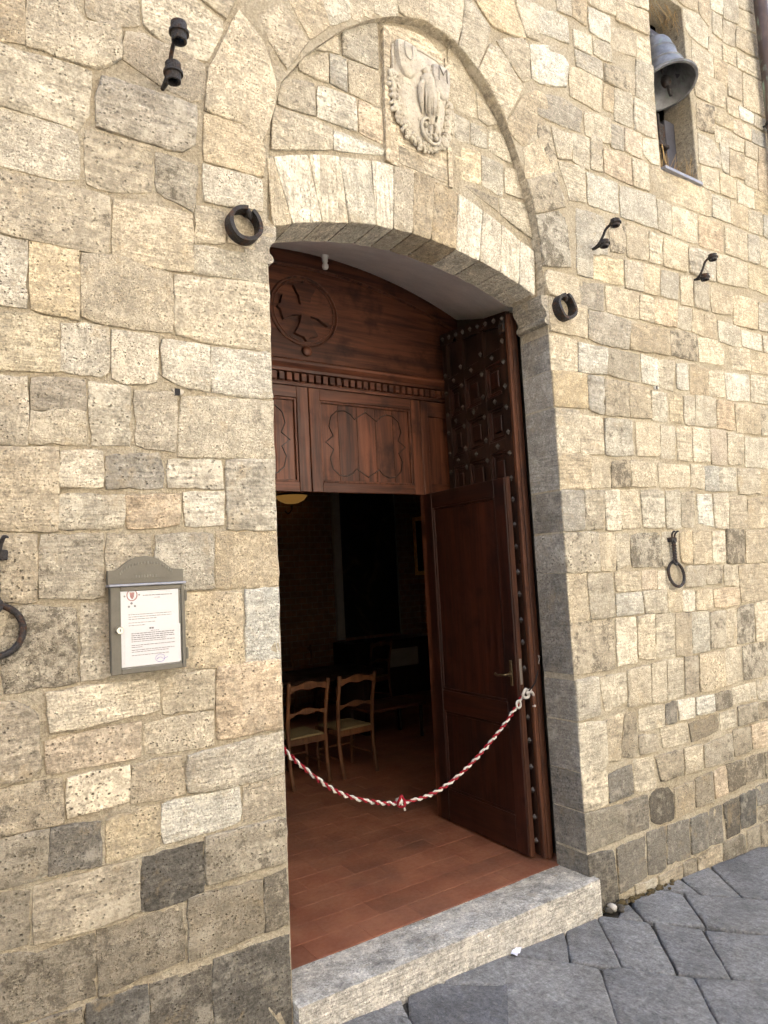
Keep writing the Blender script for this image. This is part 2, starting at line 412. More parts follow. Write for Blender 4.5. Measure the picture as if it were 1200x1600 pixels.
def stone_geo(poly, proud, deep=.03, step=.05, gap=-.0090, rough=1.0, rs=None, edge=1.0, clamp=None):
    """rough block: outline in (x, z), face towards -y; returns verts, faces"""
    rs = rs or random
    A = sum(poly[i][0]*poly[(i+1) % len(poly)][1]-poly[(i+1) % len(poly)][0]*poly[i][1] for i in range(len(poly)))
    if A < 0: poly = poly[::-1]
    lp = loop_points(poly, step)
    for _ in range(1):
        lp = [[.90*p[0]+.05*(lp[i-1][0]+lp[(i+1) % len(lp)][0]), .90*p[1]+.05*(lp[i-1][1]+lp[(i+1) % len(lp)][1])] for i, p in enumerate(lp)]
    n = len(lp); cx = sum(p[0] for p in lp)/n; cz = sum(p[1] for p in lp)/n
    def nrm(i):
        a = lp[i-1]; b = lp[(i+1) % n]; dx, dz = b[0]-a[0], b[1]-a[1]; l = math.hypot(dx, dz) or 1
        return (-dz/l, dx/l)      # inward for CCW
    N = [nrm(i) for i in range(n)]
    jit = [gap+(abs(rs.gauss(0, .0034)) if rs.random() < .85 else rs.random()*.011)*rough for _ in range(n)]
    lp = [[p[0]+N[i][0]*jit[i], p[1]+N[i][1]*jit[i]] for i, p in enumerate(lp)]
    if clamp: lp = [clamp(p) for p in lp]
    mind = min(math.hypot(p[0]-cx, p[1]-cz) for p in lp)
    so = rs.random()*50
    def dy(x, z): return (noise.noise(Vector((x*9+so, z*9, so)))*.0042 + noise.noise(Vector((x*28, z*28+so, so)))*.0030)*rough
    tx, tz = rs.gauss(0, .02), rs.gauss(0, .02)
    def yy(x, z, f): return -proud*f + dy(x, z)*f + ((x-cx)*tx+(z-cz)*tz)*f*.8
    rings = []
    rings.append([(p[0], deep, p[1]) for p in lp])
    if deep > .1: rings.append([(p[0], .007, p[1]) for p in lp])
    rings.append([(p[0], .002 if deep < .1 else yy(p[0], p[1], .55)*.3, p[1]) for p in lp])
    for d, f in ((.0030*edge, .80), (.0085*edge, 1.0)):
        d = min(d, mind*.3); q = [(p[0]+N[i][0]*d, p[1]+N[i][1]*d) for i, p in enumerate(lp)]
        rings.append([(a, yy(a, b, f), b) for a, b in q])
    for s in ((.66, .33) if mind > .05 else (.5,)):
        q = [(cx+(p[0]-cx)*s, cz+(p[1]-cz)*s) for p in lp]
        rings.append([(a, yy(a, b, 1.0), b) for a, b in q])
    vs = [v for r in rings for v in r]; fs = []
    ew = ((.35, .35) if deep > .1 else ()) + ((1.0,) if deep <= .1 else ()) + ((.95 if deep <= .1 else .6), .66, .40, .06, 0.0)
    ew = ew[:len(rings)]; stone_geo.n = n
    stone_geo.edge = [w for w in ew for _ in range(n)]+[0.0]
    for k in range(len(rings)-1):
        for i in range(n): fs.append((k*n+i, k*n+(i+1) % n, (k+1)*n+(i+1) % n, (k+1)*n+i))
    vs.append((cx, yy(cx, cz, 1.0), cz)); c = len(vs)-1; k = (len(rings)-1)*n
    fs += [(k+i, k+(i+1) % n, c) for i in range(n)]
    return vs, fs
def block(name, poly, code, parent, ybase=None, mat=None, proud=None, deep=.03, rs=random, lich=None, smear=1.0, reveal=None, **kw):
    col, al = PAL[code]
    if lich is not None: al = lich
    pr = proud if proud is not None else rs.uniform(.0025, .0125)
    vs, fs = stone_geo(poly, pr, deep, rs=rs, **kw)
    if ybase: vs = [(x, y+ybase(x, z), z) for x, y, z in vs]
    cx = sum(v[0] for v in vs)/len(vs); cy = 0; cz = sum(v[2] for v in vs)/len(vs)
    f = rs.uniform(.90, 1.10); hue = rs.gauss(.008, .024)
    col = (col[0]*f*(1+hue), col[1]*f, col[2]*f*(1-hue*1.4))
    o = mesh(name, [(x-cx, y-cy, z-cz) for x, y, z in vs], fs, mat or MS, parent, True, 48, loc=(cx, cy, cz), fix=False)
    set_attr(o.data, col, al*rs.uniform(.75, 1.25), rs.random(), [e*smear for e in stone_geo.edge])
    if reveal:                       # doorway flank greyed: dirt plus some of its shade put into the colour
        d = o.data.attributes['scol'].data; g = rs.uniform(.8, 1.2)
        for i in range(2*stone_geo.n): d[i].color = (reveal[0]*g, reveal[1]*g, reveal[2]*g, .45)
    return o

# traced outlines on the wall plane and the street, in millimetres
STONES = ("t238,3651 312,3684 311,3481 237,3461;"
    "c321,3688 469,3745 469,3693 501,3641 637,3688 638,3554 556,3480 318,3475;"
    "t507,3771 706,3861 708,3718 654,3681 517,3667;"
    "c722,3868 900,3927 1049,3881 1042,3831 976,3669 835,3670 717,3717;"
    "t920,3956 1117,4045 1060,3891;"
    "g654,3671 725,3681 826,3667 971,3657 956,3503 897,3472 775,3504 644,3552;"
    "g564,3455 720,3459 925,3462 911,3302 862,3247 544,3252 546,3374;"
    "c194,3439 237,3447 531,3461 520,3291 487,3225 236,3230 193,3232;"
    "k193,3211 279,3223 483,3210 484,3034 413,3014 193,3020;"
    "m507,3231 751,3243 738,3057 590,3018 508,3023;"
    "m758,3221 923,3216 898,3017 756,3062;"
    "m193,2990 484,2998 590,2999 578,2778 481,2775 192,2778;"
    "c598,2992 893,3002 891,2774 812,2763 594,2773;"
    "k192,2765 315,2768 310,2532 191,2532;"
    "y322,2767 481,2771 473,2516 326,2530;"
    "c1120,3957 1229,3853 1273,3695 1268,3585 1200,3402 1106,3446 955,3457 982,3640;"
    "c952,3441 1106,3441 1211,3397 1199,3242 948,3241;"
    "w943,3227 1193,3230 1188,3096 945,3072;"
    "c908,3049 1021,3048 1027,2920 899,2891;"
    "c1036,3047 1208,3070 1250,3038 1204,2914 1088,2929 1032,2926;"
    "c488,2762 636,2780 810,2754 804,2521 573,2513 485,2530;"
    "c897,2882 1201,2898 1203,2796 894,2773;"
    "c819,2747 1202,2786 1201,2506 945,2504 816,2514;"
    "w951,2484 1201,2496 1199,2309 948,2306;"
    "c828,2280 1203,2299 1204,2064 813,2053;"
    "k999,2045 1204,2056 1202,1774 993,1780;"
    "k775,2036 982,2048 983,1935 773,1934;"
    "g557,2039 741,2060 757,2027 751,1934 559,1925;"
    "w410,2051 545,2055 547,1929 405,1925;"
    "t190,2048 403,2059 400,1777 190,1785;"
    "y191,2502 412,2512 410,2327 191,2305;"
    "w419,2496 573,2515 574,2339 546,2319 413,2327;"
    "w585,2496 747,2496 743,2323 627,2306 586,2323;"
    "w760,2490 944,2488 938,2305 827,2321 765,2351;"
    "k191,2285 313,2297 310,2063 190,2064;"
    "g323,2294 494,2307 494,2200 323,2186;"
    "c322,2181 494,2196 491,2075 315,2071;"
    "c503,2302 644,2295 639,2082 510,2075;"
    "k660,2284 813,2290 803,2065 660,2083;"
    "c405,1903 615,1903 613,1790 401,1783;"
    "p623,1899 812,1911 813,1793 625,1783;"
    "w830,1915 988,1923 979,1796 831,1790;"
    "t189,1769 337,1767 335,1544 188,1554;"
    "m348,1767 544,1768 544,1547 342,1559;"
    "t556,1768 703,1763 703,1580 549,1588;"
    "k720,1760 935,1763 937,1559 724,1562;"
    "c951,1769 1207,1766 1204,1552 942,1557;"
    "m267,1539 454,1518 458,1276 241,1265 228,1435;"
    "k470,1533 564,1527 564,1281 466,1275;"
    "c724,1553 1044,1537 1039,1271 923,1270 726,1285;"
    "w1059,1546 1203,1546 1197,1269 1054,1274;"
    "w358,1252 683,1254 720,1234 723,1142 367,1121;"
    "c734,1248 923,1260 919,1120 735,1126;"
    "p937,1267 1196,1265 1191,1007 929,1005;"
    "g187,1235 276,1237 332,1183 341,1019 309,988 187,997;"
    "p353,1097 659,1115 656,994 359,994;"
    "c667,1105 918,1113 914,990 669,1000;"
    "t623,972 796,973 806,839 620,846;"
    "k818,969 1195,992 1189,841 1013,826 812,838;"
    "w421,968 615,974 612,855 419,843;"
    "m187,972 402,971 408,834 186,837;"
    "t188,1538 257,1533 225,1435 224,1298 187,1287;"
    "w723,821 1008,825 1008,697 720,681;"
    "k1022,822 1193,824 1192,691 1018,690;"
    "y536,811 706,820 716,810 711,683 534,673;"
    "m186,831 364,823 359,679 314,678 186,676;"
    "g368,823 521,810 522,668 363,680;"
    "m877,673 1194,668 1190,510 876,507;"
    "d653,662 867,658 867,485 706,477 647,487;"
    "t317,659 637,658 641,493 508,478 314,480;"
    "b186,672 307,645 302,489 185,505;"
    "b805,482 1087,471 1085,283 803,273;"
    "m1095,471 1188,483 1184,279 1089,282;"
    "b504,469 787,462 790,285 506,266;"
    "b185,498 326,458 496,463 497,269 290,264 185,275;"
    "d891,249 1183,239 1182,-128 882,-33;"
    "d668,244 881,235 875,-22 663,29;"
    "d467,254 660,247 659,39 465,101;"
    "b290,254 452,246 457,111 289,164;"
    "b185,264 283,257 283,173 185,199;"
    "t1208,3975 1325,4070 1442,3944 1334,3773 1275,3838;"
    "c1339,4144 1512,4221 1558,4066 1454,3960;"
    "c1520,4225 1661,4288 1677,4157 1564,4071;"
    "c1669,4291 1804,4352 1808,4237 1684,4160;"
    "c1815,4357 1945,4415 1951,4302 1815,4242;"
    "t1952,4418 2150,4506 2137,4321 1959,4310;"
    "w2166,4514 2391,4560 2353,4382 2288,4213 2144,4318;"
    "c2404,4579 2560,4468 2535,4375 2417,4130 2310,4206 2369,4389;"
    "w2551,4365 2622,4379 2782,4205 2595,3923 2433,4122 2469,4200;"
    "t2791,4166 2900,4233 2977,4231 2971,4086 2757,3865 2620,3924;"
    "c2755,3845 2962,3997 2989,3784 2772,3685;"
    "m2774,3672 2993,3775 3057,3596 2817,3494;"
    "m2822,3481 3065,3584 3064,3245 2834,3201;"
    "c2430,4632 2747,4774 2765,4667 2834,4516 2588,4486;"
    "w2774,4728 2955,4778 2942,4552 2836,4541;"
    "w2869,4491 3034,4557 3007,4300 2868,4293;"
    "t2608,4415 2805,4509 2855,4481 2845,4284 2794,4251 2688,4327;"
    "m2865,1273 3187,1262 3171,1004 2858,1011;"
    "w3212,1265 3378,1263 3363,1014 3197,1012;"
    "c3395,1262 3544,1267 3527,1012 3382,1033;"
    "c3561,1260 3745,1259 3718,1007 3546,1020;"
    "t3758,1254 3907,1249 3879,996 3731,1006;"
    "c3921,1248 4098,1240 4070,1005 3890,1006;"
    "m4106,1230 4265,1234 4239,1011 4081,1009;"
    "c4281,1239 4398,1243 4369,1010 4261,1015;"
    "m4414,1244 4606,1254 4573,1009 4381,1015;"
    "c4623,1259 4976,1271 4921,988 4596,1006;"
    "c2849,1527 2991,1526 3001,1282 2858,1280;"
    "m3006,1525 3219,1521 3205,1276 3009,1281;"
    "c3235,1515 3463,1511 3449,1410 3230,1411;"
    "p3472,1516 3606,1516 3601,1412 3459,1415;"
    "w3618,1510 3743,1505 3728,1400 3609,1406;"
    "k3900,1527 4098,1526 4083,1406 3871,1400;"
    "m4105,1522 4291,1518 4273,1408 4104,1408;"
    "c4306,1518 4453,1519 4451,1380 4292,1395;"
    "k3229,1399 3448,1397 3458,1278 3222,1280;"
    "c3457,1402 3690,1398 3672,1268 3474,1272;"
    "c3700,1398 3839,1380 3822,1263 3690,1267;"
    "w3850,1385 3973,1378 3949,1259 3832,1262;"
    "c3981,1377 4151,1380 4131,1252 3968,1258;"
    "p4161,1373 4455,1374 4445,1255 4164,1262;"
    "t4472,1512 4997,1511 4952,1279 4470,1268;"
    "m2860,1736 3117,1741 3108,1533 2850,1539;"
    "c3124,1735 3263,1739 3245,1530 3116,1533;"
    "c3269,1728 3379,1732 3375,1565 3253,1529;"
    "m3404,1727 3682,1734 3663,1533 3389,1543;"
    "c3692,1734 3845,1744 3816,1550 3672,1532;"
    "c3867,1738 3994,1749 3962,1545 3855,1549;"
    "k4002,1737 4188,1741 4166,1537 3981,1538;"
    "w4208,1734 4350,1739 4328,1544 4199,1542;"
    "b4374,1750 4577,1748 4549,1524 4348,1531;"
    "t4599,1737 5042,1742 5000,1524 4572,1523;"
    "g2852,1963 3034,1972 3010,1762 2851,1756;"
    "m3036,1967 3188,1975 3176,1764 3017,1760;"
    "w3204,1971 3335,1984 3322,1752 3191,1758;"
    "c3343,1978 3499,1987 3497,1767 3332,1757;"
    "c3526,1983 3746,1988 3725,1771 3523,1766;"
    "c3764,1983 3911,1992 3887,1764 3742,1759;"
    "m3922,1974 4071,1989 4026,1763 3897,1769;"
    "w4079,1971 4236,1974 4235,1765 4082,1792;"
    "k4258,1975 4424,1984 4396,1754 4255,1761;"
    "t4432,1965 4651,1969 4625,1752 4407,1754;"
    "t4660,1950 5088,1979 5045,1759 4636,1752;"
    "c2851,2164 3103,2167 3091,1992 2846,1981;"
    "c3119,2162 3273,2159 3261,1996 3099,1992;"
    "b3288,2148 3442,2155 3432,2006 3269,1996;"
    "c3451,2156 3684,2149 3675,2012 3441,2006;"
    "c3713,2150 4035,2152 4014,2017 3711,2007;"
    "c4046,2159 4181,2158 4168,2009 4024,2015;"
    "k4190,2152 4342,2159 4327,2000 4176,1994;"
    "c4352,2153 4555,2154 4542,2008 4338,1997;"
    "t4579,2155 4843,2159 4824,1988 4560,1983;"
    "t4855,2160 5123,2159 5091,1993 4836,1988;"
    "d2871,99 3034,82 3042,-163 2890,-176;"
    "g3073,82 3307,88 3303,-122 3075,-147;"
    "g3330,98 3496,95 3471,-119 3420,-134 3313,-115;"
    "g3513,96 3711,81 3698,-124 3485,-105;"
    "g3730,82 3893,83 3871,-114 3710,-111;"
    "g3904,92 4044,89 4029,-121 3881,-111;"
    "d4064,90 4233,99 4218,-111 4071,-114;"
    "d4245,102 4421,106 4407,-97 4232,-97;"
    "m4433,-14 4697,-34 4681,-115 4429,-97;"
    "g4434,115 4727,118 4698,-28 4436,-1;"
    "b2866,304 3145,286 3149,126 2874,121;"
    "g3154,294 3360,295 3352,117 3157,129;"
    "d3375,284 3447,305 3550,292 3589,247 3578,114 3455,113 3373,146;"
    "t3602,276 3788,280 3782,118 3598,122;"
    "b3799,289 3977,298 3969,126 3794,131;"
    "p3986,291 4122,310 4125,143 3992,141;"
    "m4132,308 4323,301 4319,155 4136,147;"
    "m4346,309 4561,305 4554,143 4332,167;"
    "m4572,303 4761,296 4729,132 4565,141;"
    "c2859,501 3045,485 3032,319 2860,319;"
    "g3049,459 3251,480 3240,329 3048,321;"
    "c3270,497 3437,482 3439,313 3256,331;"
    "m3453,479 3705,476 3693,336 3486,340;"
    "c3724,478 3896,475 3883,332 3711,333;"
    "k3923,459 4225,482 4208,321 3913,332;"
    "m4238,497 4434,489 4420,347 4231,334;"
    "p4446,493 4798,483 4767,326 4443,349;"
    "c2863,756 3052,736 3051,532 3015,494 2861,514;"
    "c3068,739 3213,757 3173,628 3159,522 3051,532;"
    "m3229,755 3319,746 3305,515 3255,514 3169,535;"
    "c3346,758 3571,752 3563,628 3338,638;"
    "g3589,749 3690,755 3682,636 3573,637;"
    "w3699,754 3860,749 3853,637 3702,644;"
    "w3883,746 4069,743 4062,640 3874,645;"
    "k3327,615 3488,604 3493,512 3322,512;"
    "c3518,626 3782,616 3774,501 3529,517;"
    "b3791,609 4100,618 4094,520 3803,501;"
    "c4111,622 4291,618 4284,518 4114,516;"
    "m4079,742 4258,741 4252,641 4073,644;"
    "c4269,746 4539,753 4530,643 4264,651;"
    "m4314,627 4538,625 4529,509 4306,515;"
    "c4564,768 4851,760 4821,606 4553,640;"
    "m4555,616 4820,599 4801,499 4554,521;"
    "k2861,971 3026,971 3019,785 2861,775;"
    "c3042,974 3256,963 3253,812 3065,781;"
    "c3274,976 3471,985 3451,779 3258,785;"
    "c3489,989 3623,990 3601,768 3468,776;"
    "c3641,988 3791,988 3767,767 3619,771;"
    "g3810,992 3937,989 3915,784 3787,775;"
    "c3957,993 4224,988 4199,771 3933,772;"
    "c4236,993 4411,993 4385,783 4210,776;"
    "m4433,991 4899,1005 4854,773 4419,783;"
    "t3188,-132 3280,-146 3277,-196 3196,-193;"
    "c3283,-146 3384,-148 3384,-210 3276,-201;"
    "t3404,-149 3609,-147 3608,-238 3399,-221;"
    "b3622,-140 3734,-135 3739,-227 3617,-236;"
    "t3762,-139 3998,-128 4007,-255 3756,-237;"
    "b4028,-130 4259,-125 4260,-242 4017,-258;"
    "m4292,-121 4425,-118 4420,-272 4266,-267;"
    "m4444,-117 4679,-127 4649,-282 4430,-274;"
    "c2862,2410 3037,2409 3020,2188 2852,2172;"
    "k3043,2394 3235,2393 3227,2188 3034,2176;"
    "m3251,2389 3500,2397 3491,2190 3233,2175;"
    "c3534,2389 3756,2394 3738,2197 3517,2189;"
    "c3773,2383 3920,2394 3890,2187 3745,2183;"
    "c3930,2389 4083,2400 4070,2183 3919,2182;"
    "w4103,2395 4283,2402 4260,2185 4080,2181;"
    "p4293,2396 4473,2409 4445,2174 4279,2171;"
    "c4492,2391 4678,2390 4642,2183 4468,2179;"
    "c4700,2378 5168,2391 5126,2176 4675,2171;"
    "y2861,2616 3125,2630 3127,2443 2857,2428;"
    "g3132,2626 3272,2631 3253,2410 3126,2430;"
    "b3279,2620 3494,2621 3476,2417 3262,2411;"
    "m3503,2622 3691,2607 3685,2422 3485,2418;"
    "c3709,2597 3861,2594 3845,2411 3693,2417;"
    "y3891,2597 4020,2592 4005,2423 3875,2419;"
    "k4030,2593 4155,2599 4137,2415 4023,2410;"
    "t4168,2619 4395,2616 4375,2426 4147,2416;"
    "p4404,2604 4598,2609 4589,2416 4384,2414;"
    "t4620,2597 4914,2618 4914,2411 4609,2401;"
    "m4926,2612 5214,2626 5171,2409 4925,2402;"
    "c2860,2818 3066,2815 3055,2643 2863,2629;"
    "k3074,2811 3326,2807 3299,2649 3062,2638;"
    "b3335,2808 3617,2811 3603,2638 3307,2650;"
    "w3636,2814 3794,2805 3780,2633 3622,2640;"
    "c3803,2800 3972,2815 3933,2613 3789,2632;"
    "w3990,2799 4104,2813 4099,2642 3976,2639;"
    "t4136,2817 4337,2803 4319,2626 4116,2619;"
    "c4346,2791 4529,2813 4510,2632 4330,2625;"
    "w4539,2808 4827,2821 4806,2633 4531,2621;"
    "c4852,2824 5255,2837 5218,2648 4830,2633;"
    "c2868,3180 3120,3186 3112,3038 2861,3046;"
    "c2861,3038 3178,3027 3157,2844 2863,2844;"
    "g3185,3012 3352,3017 3561,3004 3520,2827 3328,2823 3173,2844;"
    "t3568,2994 3940,3009 3926,2845 3538,2829;"
    "m3961,3012 4254,3038 4225,2846 3947,2848;"
    "c4261,3013 4483,3019 4556,2976 4525,2857 4246,2846;"
    "c4583,3000 4872,3005 4858,2857 4567,2836;"
    "c4895,2995 5287,3007 5258,2856 4883,2858;"
    "g3138,3173 3347,3190 3319,3028 3130,3027;"
    "c3355,3186 3669,3203 3647,3035 3354,3031;"
    "c3676,3186 3809,3191 3797,3035 3656,3036;"
    "p3818,3187 4050,3209 4025,3040 3806,3030;"
    "c4067,3187 4214,3193 4181,3044 4035,3041;"
    "c4224,3188 4343,3188 4317,3026 4190,3033;"
    "t4353,3183 4489,3193 4472,3023 4327,3015;"
    "c4506,3162 4776,3157 4763,3010 4505,3014;"
    "w4797,3140 5049,3143 5039,3020 4790,3027;"
    "w5074,3139 5313,3141 5290,3022 5065,3020;"
    "y3273,3349 3537,3381 3517,3221 3257,3209;"
    "k3556,3385 3733,3404 3708,3215 3542,3208;"
    "c3742,3400 3898,3407 3861,3218 3718,3216;"
    "k3916,3398 4100,3410 4073,3231 3892,3224;"
    "c4118,3394 4259,3416 4228,3213 4101,3208;"
    "t4266,3391 4431,3396 4413,3212 4249,3210;"
    "c4464,3389 4721,3396 4693,3232 4447,3211;"
    "c4731,3384 5044,3398 5004,3177 4705,3165;"
    "k5054,3385 5364,3401 5322,3183 5029,3178;"
    "k3155,3610 3399,3619 3396,3381 3267,3365 3249,3212 3118,3209;"
    "m3436,3568 3596,3631 3570,3431 3435,3413;"
    "c3605,3633 3812,3633 3794,3432 3586,3413;"
    "c3831,3632 3960,3636 3931,3436 3803,3428;"
    "c3978,3628 4227,3626 4198,3439 3940,3429;"
    "k4247,3617 4551,3644 4516,3433 4231,3443;"
    "c4563,3646 4964,3662 4930,3470 4540,3437;"
    "y4974,3650 5412,3650 5376,3465 4956,3475;"
    "c3265,3859 3553,3868 3538,3674 3259,3657;"
    "k3570,3861 3925,3887 3914,3666 3554,3660;"
    "c3943,3873 4085,3878 4065,3663 3923,3662;"
    "c4105,3870 4385,3881 4351,3663 4074,3659;"
    "p4396,3877 4683,3878 4660,3670 4373,3661;"
    "c4706,3877 4993,3895 4966,3672 4685,3675;"
    "k5003,3883 5149,3902 5122,3683 4979,3675;"
    "c5160,3890 5460,3894 5418,3681 5149,3686;"
    "p3443,4062 3700,4078 3694,3894 3433,3906;"
    "c3718,4077 3873,4085 3868,3903 3704,3896;"
    "c3893,4084 3997,4091 4576,4088 4547,3906 4388,3901 3887,3902;"
    "c4586,4077 4815,4095 4785,3916 4571,3912;"
    "t4826,4084 5041,4096 5010,3919 4798,3919;"
    "c5052,4084 5239,4102 5205,3921 5035,3918;"
    "k5251,4097 5500,4101 5463,3910 5233,3925;"
    "c3174,4074 3325,4086 3293,3878 3154,3896;"
    "t3337,4114 3431,4107 3415,3901 3312,3895;"
    "c3292,4244 3522,4272 3512,4113 3421,4097 3284,4099;"
    "g3528,4249 3657,4254 3637,4102 3518,4090;"
    "p3667,4263 3832,4284 3817,4106 3647,4105;"
    "w3846,4251 3996,4285 3992,4109 3915,4106 3843,4149;"
    "c4489,4258 4701,4278 4685,4109 4476,4103;"
    "c4711,4266 4922,4283 4894,4122 4698,4113;"
    "w4932,4271 5159,4245 5134,4111 4915,4098;"
    "y5177,4272 5531,4263 5500,4101 5159,4103;"
    "c3186,4482 3289,4509 3488,4509 3435,4285 3174,4304;"
    "t3504,4490 3595,4498 3575,4332 3475,4323;"
    "c3606,4514 3776,4524 3755,4291 3578,4283;"
    "k3793,4504 4018,4530 3987,4294 3763,4278;"
    "g2906,4227 3113,4265 3275,4238 3243,4100 2984,4084 2892,4088;"
    "m2887,4041 2972,4046 3012,3875 2995,3779 2880,3970;"
    "k2996,4053 3163,4055 3142,3902 3024,3873;"
    "c3030,3857 3252,3887 3234,3660 3103,3648 3074,3755;"
    "w2855,3716 2991,3777 3055,3647 3044,3616 2839,3557;"
    "k4492,4496 4688,4487 4762,4384 4730,4306 4468,4269;"
    "c4751,4507 4861,4512 4824,4290 4757,4297;"
    "t4869,4486 5061,4500 5040,4307 4847,4282;"
    "c5072,4488 5247,4510 5218,4282 5048,4280;"
    "p5259,4506 5582,4526 5533,4271 5232,4283;"
    "m4505,4725 4707,4752 4686,4550 4485,4525;"
    "y4727,4730 4952,4755 4949,4663 4713,4642;"
    "p4964,4751 5208,4767 5187,4649 4946,4645;"
    "g5217,4759 5404,4773 5398,4669 5206,4652;"
    "c4710,4624 5083,4626 5065,4522 4701,4494;"
    "w5065,4890 5263,4897 5246,4805 5060,4789;"
    "c4900,4893 5054,4901 5046,4784 4894,4778;"
    "t5274,4885 5656,4904 5636,4802 5259,4799;"
    "c5095,4622 5270,4639 5248,4516 5088,4506;"
    "p5283,4635 5607,4651 5584,4534 5274,4514;"
    "c4486,4974 4744,4984 4893,4994 4873,4800 4500,4769;"
    "c4523,5189 4775,5171 4758,4995 4501,4997;"
    "t4785,5161 4962,5184 4931,4998 4771,4999;"
    "t4975,5189 5157,5197 5113,4943 4931,4924;"
    "c5168,5186 5719,5232 5662,4938 5132,4904;"
    "c4449,5402 4649,5430 4736,5377 4719,5200 4499,5211 4448,5290;"
    "t4658,5643 4819,5670 4775,5397 4751,5402 4652,5449;"
    "c4829,5536 4946,5541 4923,5355 4801,5363;"
    "t4957,5530 5114,5549 5095,5363 4939,5347;"
    "c4749,5309 4910,5321 4899,5181 4727,5173;"
    "c4920,5311 5103,5337 5080,5205 4912,5186;"
    "t5139,5544 5798,5638 5760,5442 5108,5369;"
    "c5116,5334 5755,5416 5723,5249 5105,5199;"
    "c4840,5725 4993,5747 4963,5566 4812,5554;"
    "t5009,5770 5208,5796 5170,5576 4972,5547;"
    "c5208,5717 5837,5837 5805,5674 5183,5574;"
    "t5241,5905 5872,6020 5840,5855 5211,5734;"
    "w3400,4956 3617,4979 3595,4795 3407,4795;"
    "w3247,4743 3413,4767 3398,4642 3252,4634;"
    "t3629,4926 3873,4967 3852,4805 3619,4766;"
    "c3849,4786 4016,4796 4003,4523 3816,4530;"
    "b3512,4631 3824,4671 3805,4526 3506,4508;"
    "k3250,4616 3494,4637 3489,4514 3255,4513;"
    "c3430,4761 3603,4787 3594,4671 3496,4652 3427,4663;"
    "c3691,5124 4028,5182 4015,5017 3673,4979;"
    "c3882,4964 4012,4990 4006,4802 3862,4809;"
    "w2932,4491 3141,4528 3179,4494 3151,4346 2911,4277;"
    "k2960,4772 3203,4791 3203,4638 2960,4609;"
    "k3119,4928 3258,4990 3248,4828 3123,4815;"
    "t3275,4998 3391,5037 3375,4819 3257,4832;"
    "c3414,5085 3684,5140 3668,5012 3629,4999 3411,4976;"
    "c3716,5247 4043,5340 4034,5202 3702,5135;"
    "t4121,5458 4649,5580 4629,5454 4464,5426 4332,5440 4113,5399")
TYMPANUM = ("c1429,3915 1612,4093 1618,3967 1560,3962;"
    "m1639,4116 1847,4245 1842,3982 1637,3971;"
    "c1391,3854 1554,3951 1552,3798 1400,3803;"
    "k1566,3956 1656,3961 1653,3792 1559,3803;"
    "c1662,3958 1844,3971 1840,3791 1660,3795;"
    "m1298,3730 1477,3772 1475,3616 1287,3606;"
    "w1489,3770 1699,3786 1696,3617 1481,3615;"
    "p1712,3784 1846,3776 1842,3603 1702,3617;"
    "c1264,3585 1474,3599 1560,3587 1555,3486 1245,3387;"
    "w1566,3583 1848,3582 1846,3550 1561,3486;"
    "c2298,4295 2361,4266 2465,4129 2468,3954 2279,3947;"
    "k2286,3930 2415,3920 2404,3789 2282,3775;"
    "c2423,3916 2541,3921 2531,3801 2413,3789;"
    "c2484,4116 2624,3976 2551,3937 2480,3958;"
    "y2280,3752 2477,3766 2470,3583 2275,3578;"
    "c2485,3755 2639,3747 2622,3557 2478,3583;"
    "c2549,3910 2655,3930 2712,3771 2642,3778 2539,3801;"
    "c2647,3735 2737,3748 2786,3586 2642,3587;"
    "m2266,3560 2586,3542 2579,3465 2368,3539;"
    "s2594,3544 2784,3566 2842,3403 2830,3373 2595,3453")
PAVERS = ("a3392,-4 3573,-4 3478,-193 3380,-4;"
    "a3587,-4 3860,-4 3617,-338 3478,-203;"
    "b3884,-4 4386,-4 4660,-189 3828,-583 3621,-347;"
    "a3414,-145 3500,-249 3679,-445 3874,-664 3518,-823 3344,-622 3178,-416;"
    "b3138,-4 3367,-4 3406,-135 3172,-409 3022,-230 3002,-201;"
    "c2916,-111 3103,-4 2996,-194 2919,-125;"
    "a2861,-20 2998,-226 2690,-585 2564,-410;"
    "b3009,-243 3131,-418 2839,-733 2702,-588;"
    "a3138,-426 3326,-632 3501,-831 3109,-1006 2949,-832 2845,-741;"
    "a2639,-20 2848,-20 2558,-406 2414,-250;"
    "b2310,-20 2622,-20 2411,-242 2225,-20;"
    "a2473,-370 2551,-415 2683,-593 2722,-638 2515,-869 2431,-963 2147,-756 2220,-653;"
    "b2724,-648 2833,-744 2938,-838 3088,-1016 2726,-1177 2437,-967;"
    "c2214,-20 2400,-251 2470,-359 2215,-650 2138,-750 1799,-503;"
    "d1703,-20 1819,-20 1971,-165 2059,-229 1833,-478 1576,-269 1604,-165;"
    "a1858,-20 2241,-20 2071,-223 1976,-159 1848,-20;"
    "a1491,-20 1707,-20 1655,-20 1604,-157 1525,-20;"
    "b1301,-20 1463,-20 1523,-20 1596,-175 1568,-270 1252,-20")
SCRAP = (2.267, -0.061)
def parse(s):
    out = []
    for r in s.split(';'):
        out.append((r[0], [tuple(int(c)/1000 for c in p.split(',')) for p in r[1:].split()]))
    return out

BLD = empty('stone_building', (2.0, 0, 0), 0, 'old building of pale rough limestone blocks with an arched doorway', 'building')
def child(name, parent=BLD, loc=(0, 0, 0), rz=0, label=None):
    o = empty(name, loc, rz, label, parent=parent)
    if parent is BLD: o.location = Vector(loc) - Vector((2.0, 0, 0))
    return o
# parts of the building are written in world coordinates: undo the parent's offset
def part(o):
    o.location = Vector(o.location) - Vector((2.0, 0, 0)); return o

JL = lambda z: 1.186 + .008*z            # left jamb corner
JR = 2.848                               # right jamb corner
